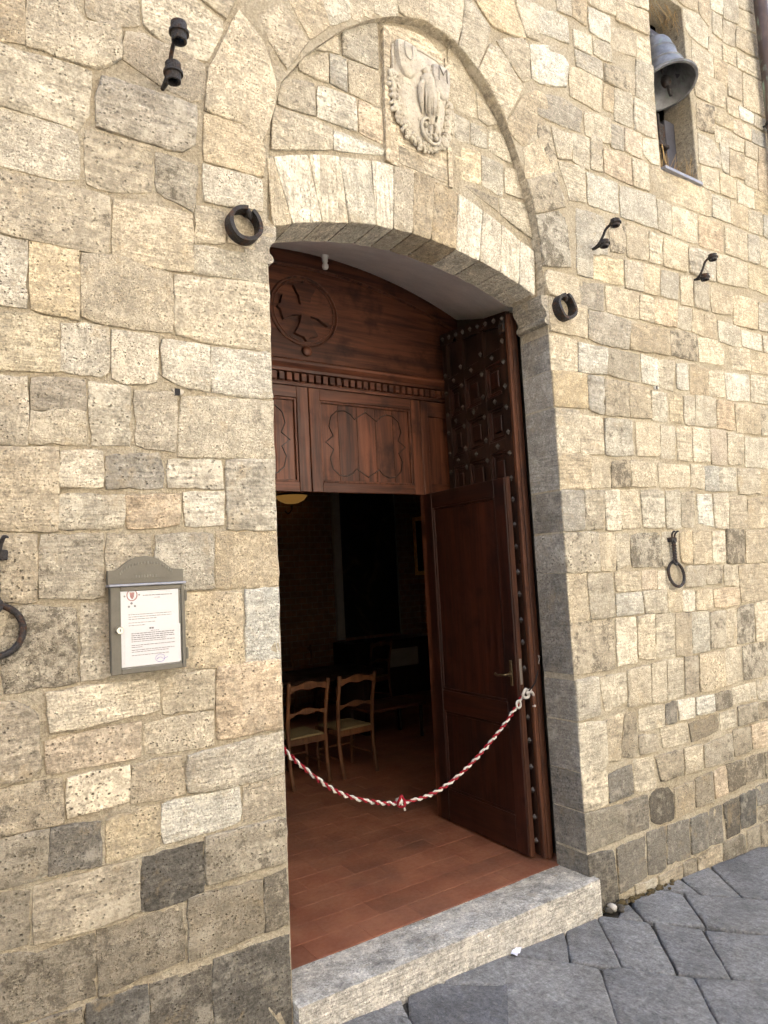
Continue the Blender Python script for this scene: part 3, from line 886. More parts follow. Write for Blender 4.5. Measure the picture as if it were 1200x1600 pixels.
# big relieving arch, inner edge, from the left springing over the apex to the right one
ARCH = [(1.215, 3.03), (1.222, 3.25), (1.245, 3.50), (1.305, 3.706), (1.437, 3.889), (1.645, 4.095), (1.80, 4.205), (1.945, 4.281), (2.11, 4.322), (2.267, 4.305),
        (2.40, 4.238), (2.515, 4.14), (2.61, 4.01), (2.677, 3.887), (2.742, 3.73), (2.792, 3.574), (2.822, 3.42), (2.836, 3.257), (2.84, 3.03)]
def arc_pts(cx, apex, half, sag, n, x0=None, x1=None):
    R = (half*half+sag*sag)/(2*sag); x0 = cx-half if x0 is None else x0; x1 = cx+half if x1 is None else x1
    return [(x0+(x1-x0)*i/n, apex-R+math.sqrt(R*R-(x0+(x1-x0)*i/n-cx)**2)) for i in range(n+1)]
INTR = arc_pts(2.02, 3.209, .80, .160, 24)     # door arch, inner curve
ty = lambda x, z: .010 + .038*min(1, max(0, (x-1.25)/1.0))   # tympanum face leans back to the right

def sheet(name, loops, y0, y1, mat, parent, yf=None):
    """polygon with holes in (x, z), front at y0, rims carried back to y1"""
    tr = tessellate_polygon([[Vector((x, z, 0)) for x, z in L] for L in loops])
    pts = [p for L in loops for p in L]; vs = [(x, (yf(x, z) if yf else y0), z) for x, z in pts] + [(x, y1, z) for x, z in pts]
    n = len(pts); fs = []
    for a, b, c in tr:
        A, B, Cc = pts[a], pts[b], pts[c]
        if (B[0]-A[0])*(Cc[1]-A[1])-(B[1]-A[1])*(Cc[0]-A[0]) < 0: b, c = c, b
        fs.append((a, b, c)); fs.append((a+n, c+n, b+n))
    k = 0
    for L in loops:
        m = len(L)
        fs += [(k+i, k+(i+1) % m, k+(i+1) % m+n, k+i+n) for i in range(m)]; k += m
    o = mesh(name, vs, fs, mat, parent, fix=False)
    bm = bmesh.new(); bm.from_mesh(o.data); bmesh.ops.recalc_face_normals(bm, faces=bm.faces); bm.to_mesh(o.data); bm.free()
    return o
WX0, WX1, WZ1 = -3.2, 9.5, 8.5
WIN = [(4.02, 4.10), (4.445, 4.10), (4.44, 5.40), (4.03, 5.40)]
outer = [(WX0, -.8), (1.19, -.8), (1.19, 0)] + [(JL(3.0), 3.03)] + ARCH[1:-1] + [(JR, 3.03), (JR+.004, -.8), (WX1, -.8), (WX1, WZ1), (WX0, WZ1)]
part(sheet('mortar_bed', [outer, WIN[::-1]], .0008, .21, MM, BLD))
# tympanum bed behind the relieving arch, pierced by the door arch
tb = [(1.15, 3.0), (1.235, 3.035)] + INTR[1:-1] + [(2.805, 3.035), (2.90, 3.0), (2.90, 3.5)] + [(2.86, 3.7), (2.72, 4.05), (2.45, 4.30), (2.1, 4.38), (1.6, 4.16), (1.3, 3.85), (1.18, 3.6)]
part(sheet('tympanum_bed', [tb], 0, .209, MM, BLD, lambda x, z: ty(x, z)+.006))

stones = parse(STONES)
rs = random.Random(5)
def clampR(p): return [max(p[0], JR+.0005*0), p[1]] if p[0] < JR+.012 else p
def clampL(p): return [JL(p[1])+noise.noise(Vector((p[1]*9, 3, 1)))*.010+noise.noise(Vector((p[1]*40, 3, 1)))*.006, p[1]] if p[0] > JL(p[1])-.014 else p
def clampA(p):
    """keep ring stones off the clean inner edge of the relieving arch"""
    x, z = p
    if not (1.2 < x < 2.86 and z > 3.0): return p
    best = None
    for (x0, z0), (x1, z1) in zip(ARCH, ARCH[1:]):
        dx, dz = x1-x0, z1-z0; t = max(0, min(1, ((x-x0)*dx+(z-z0)*dz)/(dx*dx+dz*dz))); qx, qz = x0+t*dx, z0+t*dz
        d = math.hypot(x-qx, z-qz)
        if best is None or d < best[0]: best = (d, qx, qz, (dx*(z-z0)-dz*(x-x0)))
    inside = best[3] < 0
    return [best[1], best[2]] if (inside or best[0] < .020) else p
foot = []
for code, poly in stones:
    xs = [p[0] for p in poly]; zs = [p[1] for p in poly]; cz = sum(zs)/len(zs); cx = sum(xs)/len(xs)
    if cz < .82 and code in 'gbmtk': code = code.upper()      # the soiled base courses seen in the photo
    kw = {}; nm = 'wall_stone' if cx > 2 else 'ashlar_block'
    # grime of the lower courses is a matter of the stones there, kept in their own colour
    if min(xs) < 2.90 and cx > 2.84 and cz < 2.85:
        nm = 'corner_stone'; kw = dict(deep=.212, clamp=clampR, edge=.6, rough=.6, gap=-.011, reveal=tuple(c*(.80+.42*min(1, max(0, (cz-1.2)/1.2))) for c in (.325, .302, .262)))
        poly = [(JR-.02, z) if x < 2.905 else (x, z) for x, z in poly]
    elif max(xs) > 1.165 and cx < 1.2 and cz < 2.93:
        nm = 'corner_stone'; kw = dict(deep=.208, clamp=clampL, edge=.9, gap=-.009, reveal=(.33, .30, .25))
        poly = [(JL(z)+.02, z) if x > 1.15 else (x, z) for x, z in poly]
    elif cz > 2.9 and 1.0 < cx < 3.05 and (cz > 4.0 or (cz > 3.0 and cx > 2.7)):
        nm = 'relieving_arch_stone'; kw = dict(clamp=clampA, rough=.7, edge=.6)
    small = max(xs)-min(xs) < .25
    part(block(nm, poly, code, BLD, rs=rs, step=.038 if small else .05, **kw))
    foot.append((min(xs), max(xs), min(zs), max(zs)))
for code, poly in parse(TYMPANUM):
    part(block('tympanum_block', poly, code, BLD, ybase=ty, rs=rs, proud=.006, gap=-.004, rough=.5, edge=.5, smear=.6))
# relieving arch soffit: the cut edge of the ring stones
vs = []; fs = []
L = [(JL(3)+.0, 3.03)] + ARCH[1:]
for i, (x, z) in enumerate(L):
    vs += [(x-.001*(1 if x > 2 else -1), -.001, z-.001), (x-.002*(1 if x > 2 else -1), ty(x, z)+.012, z-.002)]
fs = [(2*i, 2*i+2, 2*i+3, 2*i+1) for i in range(len(L)-1)]
o = part(mesh('arch_soffit', vs, fs, MS, BLD, True)); set_attr(o.data, (.46, .40, .30), .35, .3)
# door arch: fluted travertine voussoirs
EXT = [(1.218, 3.335), (1.25, 3.354), (1.421, 3.416), (1.587, 3.461), (1.763, 3.498), (1.895, 3.516), (2.02, 3.526), (2.155, 3.522), (2.298, 3.490), (2.464, 3.440), (2.590, 3.394), (2.722, 3.333), (2.828, 3.30)]
INX = [1.238, 1.331, 1.478, 1.621, 1.770, 1.870, 1.985, 2.10, 2.262, 2.417, 2.560, 2.690, 2.803]
R_ = (.80**2+.16**2)/.32
iz = lambda x: 3.195-R_+math.sqrt(R_*R_-(x-2.02)**2)
vcol = ['c', 'w', 'w', 'c', 'w', 'K', 'T', 'T', 'w', 'w', 'w', 'w']
for i in range(12):
    a, b = INX[i], INX[i+1]; m = (a+b)/2
    poly = [(a+.0012, iz(a)), (m, iz(m)), (b-.0012, iz(b)), (EXT[i+1][0]-.0012, EXT[i+1][1]), (EXT[i][0]+.0012, EXT[i][1])]
    part(block('voussoir', poly, vcol[i], BLD, ybase=lambda x, z: ty(x, z)-.008, mat=MV, proud=.005, deep=.20, gap=-.0015, rough=.30, edge=.5, rs=rs, smear=.35, lich=.25 if vcol[i] not in 'KT' else .50))
# moulded imposts that carry the door arch
def impost(sx, x0):
    pr = [(.00, 2.872), (-.010, 2.876), (-.024, 2.884), (-.027, 2.897), (-.020, 2.910), (-.009, 2.918), (-.008, 2.935), (-.016, 2.955), (-.033, 2.972), (-.042, 2.990), (-.043, 3.034), (.10, 3.034), (.10, 2.872)]
    mb = MB(); mb.prism([(x0+sx*p, z) for p, z in pr], -.004, .214)
    o = part(mb.build('impost', MS, BLD, ang=40)); set_attr(o.data, (.40, .36, .29), .25, .6 if sx > 0 else .2)
impost(1, JR+.002); impost(-1, 1.206)
# threshold step
bm = bmesh.new(); bmesh.ops.create_grid(bm, x_segments=110, y_segments=10, size=.5)
for v in bm.verts:
    x = 1.192+(v.co.x+.5)*1.684; y = -.046+(v.co.y+.5)*.244
    v.co = Vector((x, y, -.001+noise.noise(Vector((x*5, y*9, 3)))*.003 - (.005+.006*max(0, noise.noise(Vector((x*14, 1, 3)))))*max(0, 1-abs(y+.046)/.03) - .004*math.exp(-((x-2.05)/.45)**2)))
ed = [e for e in bm.edges if e.is_boundary]
r = bmesh.ops.extrude_edge_only(bm, edges=ed)
for v in r['geom']:
    if isinstance(v, bmesh.types.BMVert): v.co.z = -.34
bmesh.ops.recalc_face_normals(bm, faces=bm.faces)
me = bpy.data.meshes.new('threshold'); bm.to_mesh(me); bm.free()
for p in me.polygons: p.use_smooth = True
me.set_sharp_from_angle(angle=math.radians(50))
o = part(link('threshold', me, MS, BLD)); set_attr(me, (.52, .49, .43), .10, .14); o['label'] = 'worn pale travertine doorstep'

# carved coat of arms in the tympanum
REL = child('carved_relief', label='weathered marble coat of arms with two lettered small shields')
RX, RZ = 2.075, 3.93
def rel(mb, name, mat, smooth=True, ang=40):
    mb.v = [(x, y+ty(x, z), z) for x, y, z in mb.v]
    return mb.build(name, mat, REL, smooth, ang, loc=(-2.0, 0, 0) if False else (0, 0, 0))
REL.location = (-2.0, 0, 0)
m = MB(); m.prism([(1.845, 3.52), (2.262, 3.505), (2.285, 4.17), (2.24, 4.235), (2.15, 4.275), (1.98, 4.262), (1.87, 4.21)], -.010, .02); slab = rel(m, 'slab', MS); set_attr(slab.data, (.52, .445, .33), .12, .28)
m = MB(); m.prism([(1.845, 3.52), (1.875, 3.515), (1.905, 4.225), (1.87, 4.208)], -.022, -.008).prism([(2.235, 3.505), (2.262, 3.505), (2.285, 4.17), (2.262, 4.205)], -.020, -.008); slab = rel(m, 'slab_border', MS); set_attr(slab.data, (.52, .445, .33), .12, .28)
def shield_poly(cx, zt, w, h, n=10):
    L = [(cx-w/2, zt-.06*h), (cx-w*.3, zt), (cx, zt+.02*h), (cx+w*.3, zt), (cx+w/2, zt-.06*h), (cx+w/2*1.02, zt-.35*h)]
    for i in range(n+1):
        t = i/n; L.append((cx+w/2*math.cos(t*PI/2)**.8*.98, zt-.35*h-.65*h*math.sin(t*PI/2)))
    L += [(2*cx-x, z) for x, z in L[-2:4:-1]]
    out = []
    for p in L:
        if not out or math.hypot(p[0]-out[-1][0], p[1]-out[-1][1]) > 1e-4: out.append(p)
    return out
def domed(mb, poly, y0, rise):
    cx = sum(p[0] for p in poly)/len(poly); cz = sum(p[1] for p in poly)/len(poly); n = len(poly); vs = []; rings = ((1, y0+.03), (1, y0), (.94, y0-rise*.45), (.7, y0-rise*.85), (.35, y0-rise))
    for s, y in rings: vs += [(cx+(x-cx)*s, y, cz+(z-cz)*s) for x, z in poly]
    fs = [(k*n+i, k*n+(i+1) % n, (k+1)*n+(i+1) % n, (k+1)*n+i) for k in range(len(rings)-1) for i in range(n)]
    vs.append((cx, y0-rise, cz)); fs += [((len(rings)-1)*n+i, (len(rings)-1)*n+(i+1) % n, len(vs)-1) for i in range(n)]
    mb.add(vs, fs); return mb
m = domed(MB(), [(x+(z-3.9)*.05, z) for x, z in shield_poly(2.085, 4.165, .335, .50)], -.014, .030); rel(m, 'great_shield', MREL)
m = MB()
sp = [(x+(z-3.9)*.05, z) for x, z in shield_poly(2.085, 4.165, .345, .51)]; m.tube([(x, -.018, z) for x, z in sp], .008, 6, True); rel(m, 'shield_rim', MREL)
m = domed(MB(), shield_poly(1.99, 4.158, .120, .185), -.046, .014); rel(m, 'small_shield', MREL)
m = domed(MB(), shield_poly(2.205, 4.118, .112, .175), -.046, .014); rel(m, 'small_shield', MRELD)
m = MB(); m.tube([(1.966, -.062, 4.138)]+[(1.990+.024*math.cos(a), -.063, 4.088+.028*math.sin(a)) for a in [PI+PI*i/8 for i in range(9)]]+[(2.014, -.062, 4.138)], .0042, 6); rel(m, 'letter_u', MRELD)
m = MB(); m.tube([(2.178, -.061, 4.028), (2.180, -.063, 4.100), (2.205, -.064, 4.060), (2.230, -.063, 4.100), (2.232, -.061, 4.028)], .0042, 6); rel(m, 'letter_m', plain('letter_shadow_stone', (.26, .24, .21), .9))
rr = random.Random(3)
def worn(mb, amp=.007, f=34):
    mb.v = [tuple(Vector(p)+noise.noise_vector(Vector(p)*f)*amp+noise.noise_vector(Vector(p)*f*3)*amp*.4) for p in mb.v]; return mb
# standing figure, worn almost smooth: head, robe folds and hanging sleeves
m = MB()
pp = smooth_path([(2.098, -.044, 4.058), (2.100, -.050, 4.035), (2.102, -.046, 4.008), (2.103, -.052, 3.985), (2.106, -.056, 3.94), (2.110, -.055, 3.88), (2.114, -.050, 3.82), (2.118, -.042, 3.775)], 4)
rad = [.010, .018, .021, .020, .015, .014, .022, .034, .038, .040, .040, .040, .039, .039, .038, .038, .037, .037, .036, .035, .034, .032, .030, .028, .026, .023, .020, .016, .012]
m.tube(pp, rad[:len(pp)], 12)
for q in range(7):
    x = 2.074+.011*q; m.tube([(x+.003*rr.random(), -.082+abs(q-3)*.005, 3.97-.012*rr.random()), (x+.002, -.088+abs(q-3)*.006, 3.90), (x+.008*(rr.random()-.5)+.004, -.080+abs(q-3)*.006, 3.80+.02*rr.random())], [.004, .006, .004], 6)
m.tube([(2.080, -.060, 3.99), (2.056, -.060, 3.95), (2.052, -.056, 3.88), (2.064, -.050, 3.81)], [.010, .017, .014, .005], 8)
m.tube([(2.126, -.058, 3.99), (2.155, -.058, 3.94), (2.160, -.054, 3.87), (2.148, -.048, 3.80)], [.010, .017, .014, .005], 8)
rel(worn(m, .0025), 'standing_figure', MREL, True, None)
m = MB(); m.tube([(2.11+.055*math.cos(a)-.012*math.sin(a), -.05, 3.735+.062*math.sin(a)) for a in [2*PI*i/20 for i in range(20)]], .008, 6, True)
for i in range(22):
    a = rr.random()*6.28; q = rr.random()**.5*.042; sphere(m, (2.11+q*math.cos(a), -.046-.008*rr.random(), 3.735+q*math.sin(a)), .006+rr.random()*.006, 6, 4)
rel(worn(m, .004), 'medallion', MREL, True, None)
m = MB()                                                      # leafy scrolls flanking and closing the foot of the shield
for side in (-1, 1):
    path = smooth_path([(2.085+side*x, -.026, z) for x, z in ((.178, 3.955), (.180, 3.88), (.168, 3.80), (.125, 3.725), (.06, 3.675), (.0, 3.655))], 5)
    m.tube(path, [.013-.004*i/len(path) for i in range(len(path))], 8)
    for i in range(1, len(path)-1):
        p = path[i]; d = (p-Vector((2.085, -.026, 3.87))).normalized(); tn = (path[i+1]-path[i-1]).normalized()
        for sg, l in ((1, .016+.014*rr.random()), (-1, .018+.022*rr.random())):
            q = p+d*sg*l+tn*(.028*(rr.random()-.2)); mid = (p+q)/2+Vector((0, -.012*rr.random(), 0))
            m.tube([p, mid, q], [.008, .010+.004*rr.random(), .005], 6)
            if rr.random() < .55: sphere(m, q, .008+.005*rr.random(), 6, 5)
for c, r0 in (((1.903, 3.962), .026), ((2.262, 3.93), .018), ((1.965, 3.735), .02), ((2.215, 3.715), .024), ((2.04, 3.672), .016), ((2.14, 3.665), .016)):
    m.tube([(c[0]+r0*(1-i/26)*math.cos(i*.55), -.034-.006*i/26, c[1]+r0*(1-i/26)*math.sin(i*.55)) for i in range(22)], .0075, 6)
rel(worn(m, .003, 40), 'leaf_scroll', MREL, True, None)
m = MB(); m.prism([(1.93, 3.535), (2.235, 3.52), (2.235, 3.61), (1.93, 3.625)], -.013, -.006); slab = rel(m, 'tablet', MS); set_attr(slab.data, (.42, .365, .275), .30, .83)

# out-of-frame masonry that carries the wall on, beyond what the photo shows
def px(x, z):
    v = Vector((x, 2.56, z-1.58)); d = v.dot(fwd)
    return (600+1100*v.dot(rgt)/d, 800-1100*v.dot(up)/d) if d > .05 else (-999, -999)
mbv = []; mbf = []; cols = []; seeds = []; edges = []
z = -.5
while z < WZ1-.1:
    h = rs.uniform(.17, .26); x = WX0+rs.random()*.2
    while x < WX1-.3:
        w = rs.uniform(.18, .46); q = [px(x+a*w, z+b*h) for a in (0, .5, 1) for b in (0, .5, 1)]
        inside = any(-14 < u < 1214 and -14 < v < 1614 for u, v in q)
        hit = any(x < f[1] and x+w > f[0] and z < f[3] and z+h > f[2] for f in foot)
        if not inside and not hit and not (1.0 < x+w/2 < 3.0 and z < 4.5) and not (3.9 < x+w/2 < 4.6 and 3.9 < z < 5.6):
            vs, fs = stone_geo([(x, z), (x+w, z), (x+w, z+h), (x, z+h)], rs.uniform(.003, .012), step=.08, rs=rs)
            k = len(mbv); mbv += vs; mbf += [tuple(i+k for i in f) for f in fs]
            code = rs.choice('ccctwmkmty' if z > .6 else 'GMBTdBMG'); c, a = PAL[code]; f = rs.uniform(.85, 1.12)
            cols += [c[0]*f, c[1]*f, c[2]*f, a]*len(vs); seeds += [rs.random()]*len(vs); edges += stone_geo.edge
        x += w
    z += h
o = part(mesh('further_masonry', mbv, mbf, MS, BLD, True, 48, fix=False)); o['kind'] = 'stuff'
a = o.data.attributes.new('scol', 'FLOAT_COLOR', 'POINT'); a.data.foreach_set('color', cols)
a = o.data.attributes.new('sseed', 'FLOAT', 'POINT'); a.data.foreach_set('value', seeds)
a = o.data.attributes.new('sedge', 'FLOAT', 'POINT'); a.data.foreach_set('value', edges)
# two drilled holes with fresh filler round them
for (x, z, r, sq) in ((.813, 2.292, .010, True), (3.752, 2.618, .008, False)):
    m = MB(); pts = [(x+(r*1.9)*(1+.35*math.sin(3*t*6.283+1))*math.cos(t*6.283), z+(r*1.7)*(1+.3*math.cos(2*t*6.283))*math.sin(t*6.283)) for t in [i/16 for i in range(16)]]
    m.prism(pts, -.0125, .0); part(m.build('filler_patch', MREL if sq else MPLAS, BLD))
    m = MB(); m.box(x-r, x+r, -.0140, -.0122, z-r*1.3, z+r*1.3); part(m.build('drilled_hole', MBLK, BLD))

# ---------------------------------------------------------------- door recess: vault, splayed sides, floor
vs = []; fs = []; NA = 28; NB = 8
for j in range(NB+1):
    t = j/NB; y = .195+t*(1.19-.195)
    for i in range(NA+1):
        s = i/NA*2-1
        xa = 2.02+s*.895; za = 3.197-R_+math.sqrt(R_*R_-(xa-2.02)**2)
        xb = 2.03+s*1.20; zb = 3.592-.172*(xb-2.03)**2
        vs.append((xa+(xb-xa)*t, y, za+(zb-za)*t))
for j in range(NB):
    for i in range(NA): a = j*(NA+1)+i; fs.append((a, a+1, a+NA+2, a+NA+1))
part(mesh('vault', vs, fs, MPLAS, BLD, True)); 
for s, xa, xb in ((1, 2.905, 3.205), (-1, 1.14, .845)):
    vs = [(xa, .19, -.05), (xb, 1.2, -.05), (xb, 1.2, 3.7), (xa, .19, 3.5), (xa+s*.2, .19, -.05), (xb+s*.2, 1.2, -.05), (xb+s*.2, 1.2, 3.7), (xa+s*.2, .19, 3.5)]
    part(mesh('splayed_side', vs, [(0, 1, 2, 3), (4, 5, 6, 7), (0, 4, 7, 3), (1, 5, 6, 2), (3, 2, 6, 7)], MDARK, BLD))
# the rest of the building's body, out of sight, and unseen houses added across the lane
m = MB(); m.box(WX0, WX1, 7.8, 8.0, -.8, WZ1); part(m.build('rear_wall', MM, BLD))
for x in (WX0, WX1-.2): m = MB(); m.box(x, x+.2, .215, 7.795, -.8, WZ1); part(m.build('end_wall', MM, BLD))
m = MB(); m.box(WX0-.1, WX1+.1, .02, 8.1, WZ1+.003, WZ1+.15); part(m.build('roof', MM, BLD))
MOCH = plain('pale_ochre_render', (.70, .645, .555), .9, 0, .10, 2, .3, .1)
MBRN = plain('brown_brick_render', (.34, .275, .21), .9, 0, .2, 3, .3, .1)
MSHU = plain('green_shutter', (.05, .075, .05), .6, 0, .15, 10, .1)
def house(x0, x1, h, mat, label, n):  # unseen houses added behind the camera to shape the bounced light
    t = empty('unseen_lane_house', ((x0+x1)/2, -5.6, 0), 0, label, 'house')
    W_ = (x1-x0)/2
    m = MB(); m.box(-W_, W_, -4.0, 0, -1.5, h); m.build('wall', mat, t)
    m = MB(); m.box(-W_-.1, W_+.1, -4.2, .35, h+.002, h+.18); m.build('eaves', MBRN, t)
    for r_ in range(2):
        for k in range(n):
            cx = -W_+(k+.5)*2*W_/n; z = 2.6+r_*3.0
            m = MB(); m.box(cx-.45, cx+.45, .002, .03, z, z+1.5, .01); w = m.build('window', MPOST, t)
            for sx in (-1, 1): m = MB(); m.box(cx+sx*.25-.22, cx+sx*.25+.22, .035, .07, z+.03, z+1.47, .006); m.build('shutter', MSHU, w)
            m = MB(); m.box(cx-.55, cx+.55, .0, .12, z-.12, z-.002, .01); m.build('sill', MPLAS, w)
    return t
house(1.3, 8.0, 9.0, MOCH, 'unseen pale ochre house across the lane, bouncing sunlight onto the stone wall', 2)
house(8.2, 19.0, 10.0, MBRN, 'unseen brown brick house added across the lane to dim the right wall', 3)
house(-13.0, 1.1, 11.0, MBRN, 'unseen brown brick house added across the lane, bouncing little light from the left', 4)
# ---------------------------------------------------------------- studded outer door leaf, folded back to the right
A_ = Vector((2.826, .285, 0)); B_ = Vector((3.000, 1.105, 0)); dv = B_-A_; LW = dv.length
STD = child('studded_door', loc=(A_.x, A_.y, 0), rz=math.atan2(dv.y, dv.x), label='blackened coffered outer door leaf with rows of iron studs')
ztop = lambda s: 3.045+.16*(s/LW)-.02*(s/LW)**2
m = MB()      # backing slab; local +y looks into the doorway
n = 10; L = [(0, .012)]+[(LW, .012)]+[(LW*(1-i/n), ztop(LW*(1-i/n))-.006) for i in range(n+1)]
m.prism(L, -.055, -.022); m.build('backing', MWD, STD)
m = MB(); m.box(-.004, .028, -.062, -.0, .008, 3.03, .004); m.build('hinge_edge', MWE, STD)
m = MB(); m.box(-.013, -.005, -.045, -.020, .010, 3.02, .002); m.build('edge_bead', MWE, STD)
ST = [.03, .285, .545, LW-.075]; SWD = .062
for s in ST:
    m = MB(); w = SWD if s > .1 else .07
    m.prism([(s, .015), (s+w, .015), (s+w, ztop(s+w)-.01), (s, ztop(s)-.01)], -.022, .0); m.build('stile', MWD, STD)
rails = [2.827-.268*k for k in range(11)]
for z in rails:
    if z < .05: continue
    for k in range(3):
        a, b = ST[k]+SWD+(.008 if k == 0 else 0), ST[k+1]
        m = MB(); m.box(a-.001, b+.001, -.022, -.002, z-.034, z+.034, .003); m.build('rail', MWD, STD)
m = MB(); m.prism([(.0+.02, ztop(.02)-.07)]+[(LW*i/8+.001*(i == 0), ztop(LW*i/8)-.075) for i in range(1, 9)]+[(LW*(1-i/8), ztop(LW*(1-i/8))) for i in range(9)], -.021, .003); m.build('arched_top_rail', MWD, STD)
frame_mesh = {}
zz = rails[:10]
for k in range(3):
    a, b = ST[k]+SWD+(.008 if k == 0 else 0), ST[k+1]
    for i, z in enumerate(zz):
        z0, z1 = rails[i]-.268+.034, z-.034
        if z0 < .03: continue
        key = (k,)
        if key not in frame_mesh:
            w, h = b-a, z1-z0; m = MB()
            for q, (d, y) in enumerate(((.000, -.006), (.016, -.014))):
                for (x0, x1, c0, c1) in ((d, d+.012, d, h-d), (w-d-.012, w-d, d, h-d), (d+.012, w-d-.012, d, d+.012), (d+.012, w-d-.012, h-d-.012, h-d)): m.box(x0, x1, -.022, y, c0, c1, .002)
            m.box(.05, w-.05, -.022, -.012, .05, h-.05, .004)
            o = m.build('coffer_moulding', MWL, STD, loc=(a, 0, z0)); frame_mesh[key] = o.data  # redder, lighter wood puts the highlights on the mouldings into the colour
        else: link('coffer_moulding', frame_mesh[key], None, STD, (a, 0, z0))
# studs: little iron pyramids
sm = bpy.data.meshes.new('stud'); q = .0125
sm.from_pydata([(-q, 0, -q), (q, 0, -q), (q, 0, q), (-q, 0, q), (-q*.9, .004, -q*.9), (q*.9, .004, -q*.9), (q*.9, .004, q*.9), (-q*.9, .004, q*.9), (0, .017, 0)], [],
               [(0, 1, 5, 4), (1, 2, 6, 5), (2, 3, 7, 6), (3, 0, 4, 7), (4, 5, 8), (5, 6, 8), (6, 7, 8), (7, 4, 8)])
sm.materials.append(MSTUD)
bmx = bmesh.new(); bmx.from_mesh(sm); bmesh.ops.recalc_face_normals(bmx, faces=bmx.faces); bmx.to_mesh(sm); bmx.free()
def stud(s, z, y=.0): link('stud', sm, None, STD, (s, y, z), (0, PI/4, 0))
for z in rails:
    if z < .1: continue
    for k, s in enumerate(ST):
        stud(s+SWD/2, z+.062); stud(s+SWD/2, z-.062)
    for k in range(3): stud((ST[k]+SWD+ST[k+1])/2, z, -.002)
for i in range(9): s = .04+(LW-.08)*i/8; stud(s, ztop(s)-.036, .003)
# rag of cloth and hook on the top of the leaf
m = MB(); m.box(.02, .075, .001, .016, 2.93, 3.00, .004); m.build('latch_plate', MI, STD)

# ---------------------------------------------------------------- inner panelled door leaf, swung towards the street
HX, HY = 2.812, 1.150; NX, NY = 2.778, .346; d2 = Vector((NX-HX, NY-HY)); PW = d2.length
PD = child('panelled_door', loc=(HX, HY, 0), rz=math.atan2(d2.y, d2.x), label='reddish panelled inner door leaf standing open')
# local x runs from hinge to handle edge; local -y looks into the doorway
def leaf_box(name, x0, x1, z0, z1, y0, y1, mat=MWL, bev=.003):
    m = MB(); m.box(x0, x1, y0, y1, z0, z1, bev); return m.build(name, mat, PD)
TH = .040; ZT = 2.088
leaf_box('stile', .0, .085, .012, ZT, 0, TH); leaf_box('stile', PW-.095, PW-.0, .012, ZT, 0, TH)
leaf_box('top_rail', .085, PW-.095, ZT-.10, ZT, .001, TH-.001, MWLX); leaf_box('middle_rail', .085, PW-.095, .695, .822, .001, TH-.001, MWLX); leaf_box('bottom_rail', .085, PW-.095, .012, .205, .001, TH-.001, MWLX)
leaf_box('upper_panel', .085, PW-.095, .822, ZT-.10, .014, .026); leaf_box('lower_panel', .085, PW-.095, .205, .695, .014, .026)
for z0, z1 in ((.822, ZT-.10), (.205, .695)):
    m = MB(); a, b = .085, PW-.095; w = .016
    m.box(a, a+w, .004, .015, z0, z1, .003).box(b-w, b, .004, .015, z0, z1, .003).box(a+w, b-w, .004, .015, z0, z0+w, .003).box(a+w, b-w, .004, .015, z1-w, z1, .003)
    m.build('panel_moulding', MWE if False else MWL, PD)
leaf_box('edge_lipping', PW, PW+.012, .012, ZT+.004, .004, TH-.004, MWE, .002)
m = MB(); m.box(PW-.056, PW-.034, -.005, .0005, .92, 1.06, .002); pl = m.build('handle_plate', MBRASS, PD)
m = MB(); m.tube(smooth_path([(PW-.045, -.004, .985), (PW-.045, -.045, .985), (PW-.065, -.055, .983), (PW-.105, -.055, .980), (PW-.125, -.052, .986)], 5), [.006]*5+[.006]*5+[.0065]*5+[.007]*6, 8); m.build('lever_handle', MBRASS, PD, True)
m = MB(); m.lathe([(.013, 0), (.013, .01), (.006, .012)], n=12, axis='y', c=(PW-.045, -.018, .985)); m.build('handle_rose', MBRASS, PD, True)
m = MB(); m.box(PW+.0115, PW+.0135, .012, .028, .93, 1.07, .0005); m.build('lock_faceplate', MSTEEL, PD)

# ---------------------------------------------------------------- carved wooden screen across the inside of the recess
SY = 1.16
SCR = child('wooden_screen', label='dark carved wooden door screen with dentil cornice and cross'); SCR.location = (-2.0, 0, 0)
CX = 1.985
arcz = lambda x: 3.592-.172*(x-2.03)**2
m = MB(); xs = [.84+(3.21-.84)*i/24 for i in range(25)]
m.prism([(xs[0], 2.88), (xs[-1], 2.88)]+[(x, arcz(x)+.03) for x in xs[::-1]], SY+.004, SY+.04); m.build('lunette_panel', MWX, SCR)
m = MB(); m.prism([(x, arcz(x)-.105) for x in xs]+[(x, arcz(x)+.02) for x in xs[::-1]], SY-.020, SY+.006); m.build('arched_band', MWX, SCR)
m = MB(); m.tube([(x, SY-.004, arcz(x)-.108) for x in xs], .010, 6); m.build('arched_bead', MW, SCR, True)
m = MB(); m.tube([(CX+.228*math.cos(a), SY+.001, 3.205+.215*math.sin(a)) for a in [2*PI*i/48 for i in range(48)]], .0075, 6, True); m.build('roundel_ring', MW, SCR, True)
m = MB(); m.tube([(CX+.206*math.cos(a), SY+.002, 3.205+.194*math.sin(a)) for a in [2*PI*i/48 for i in range(48)]], .004, 6, True); m.build('roundel_ring', MW, SCR, True)
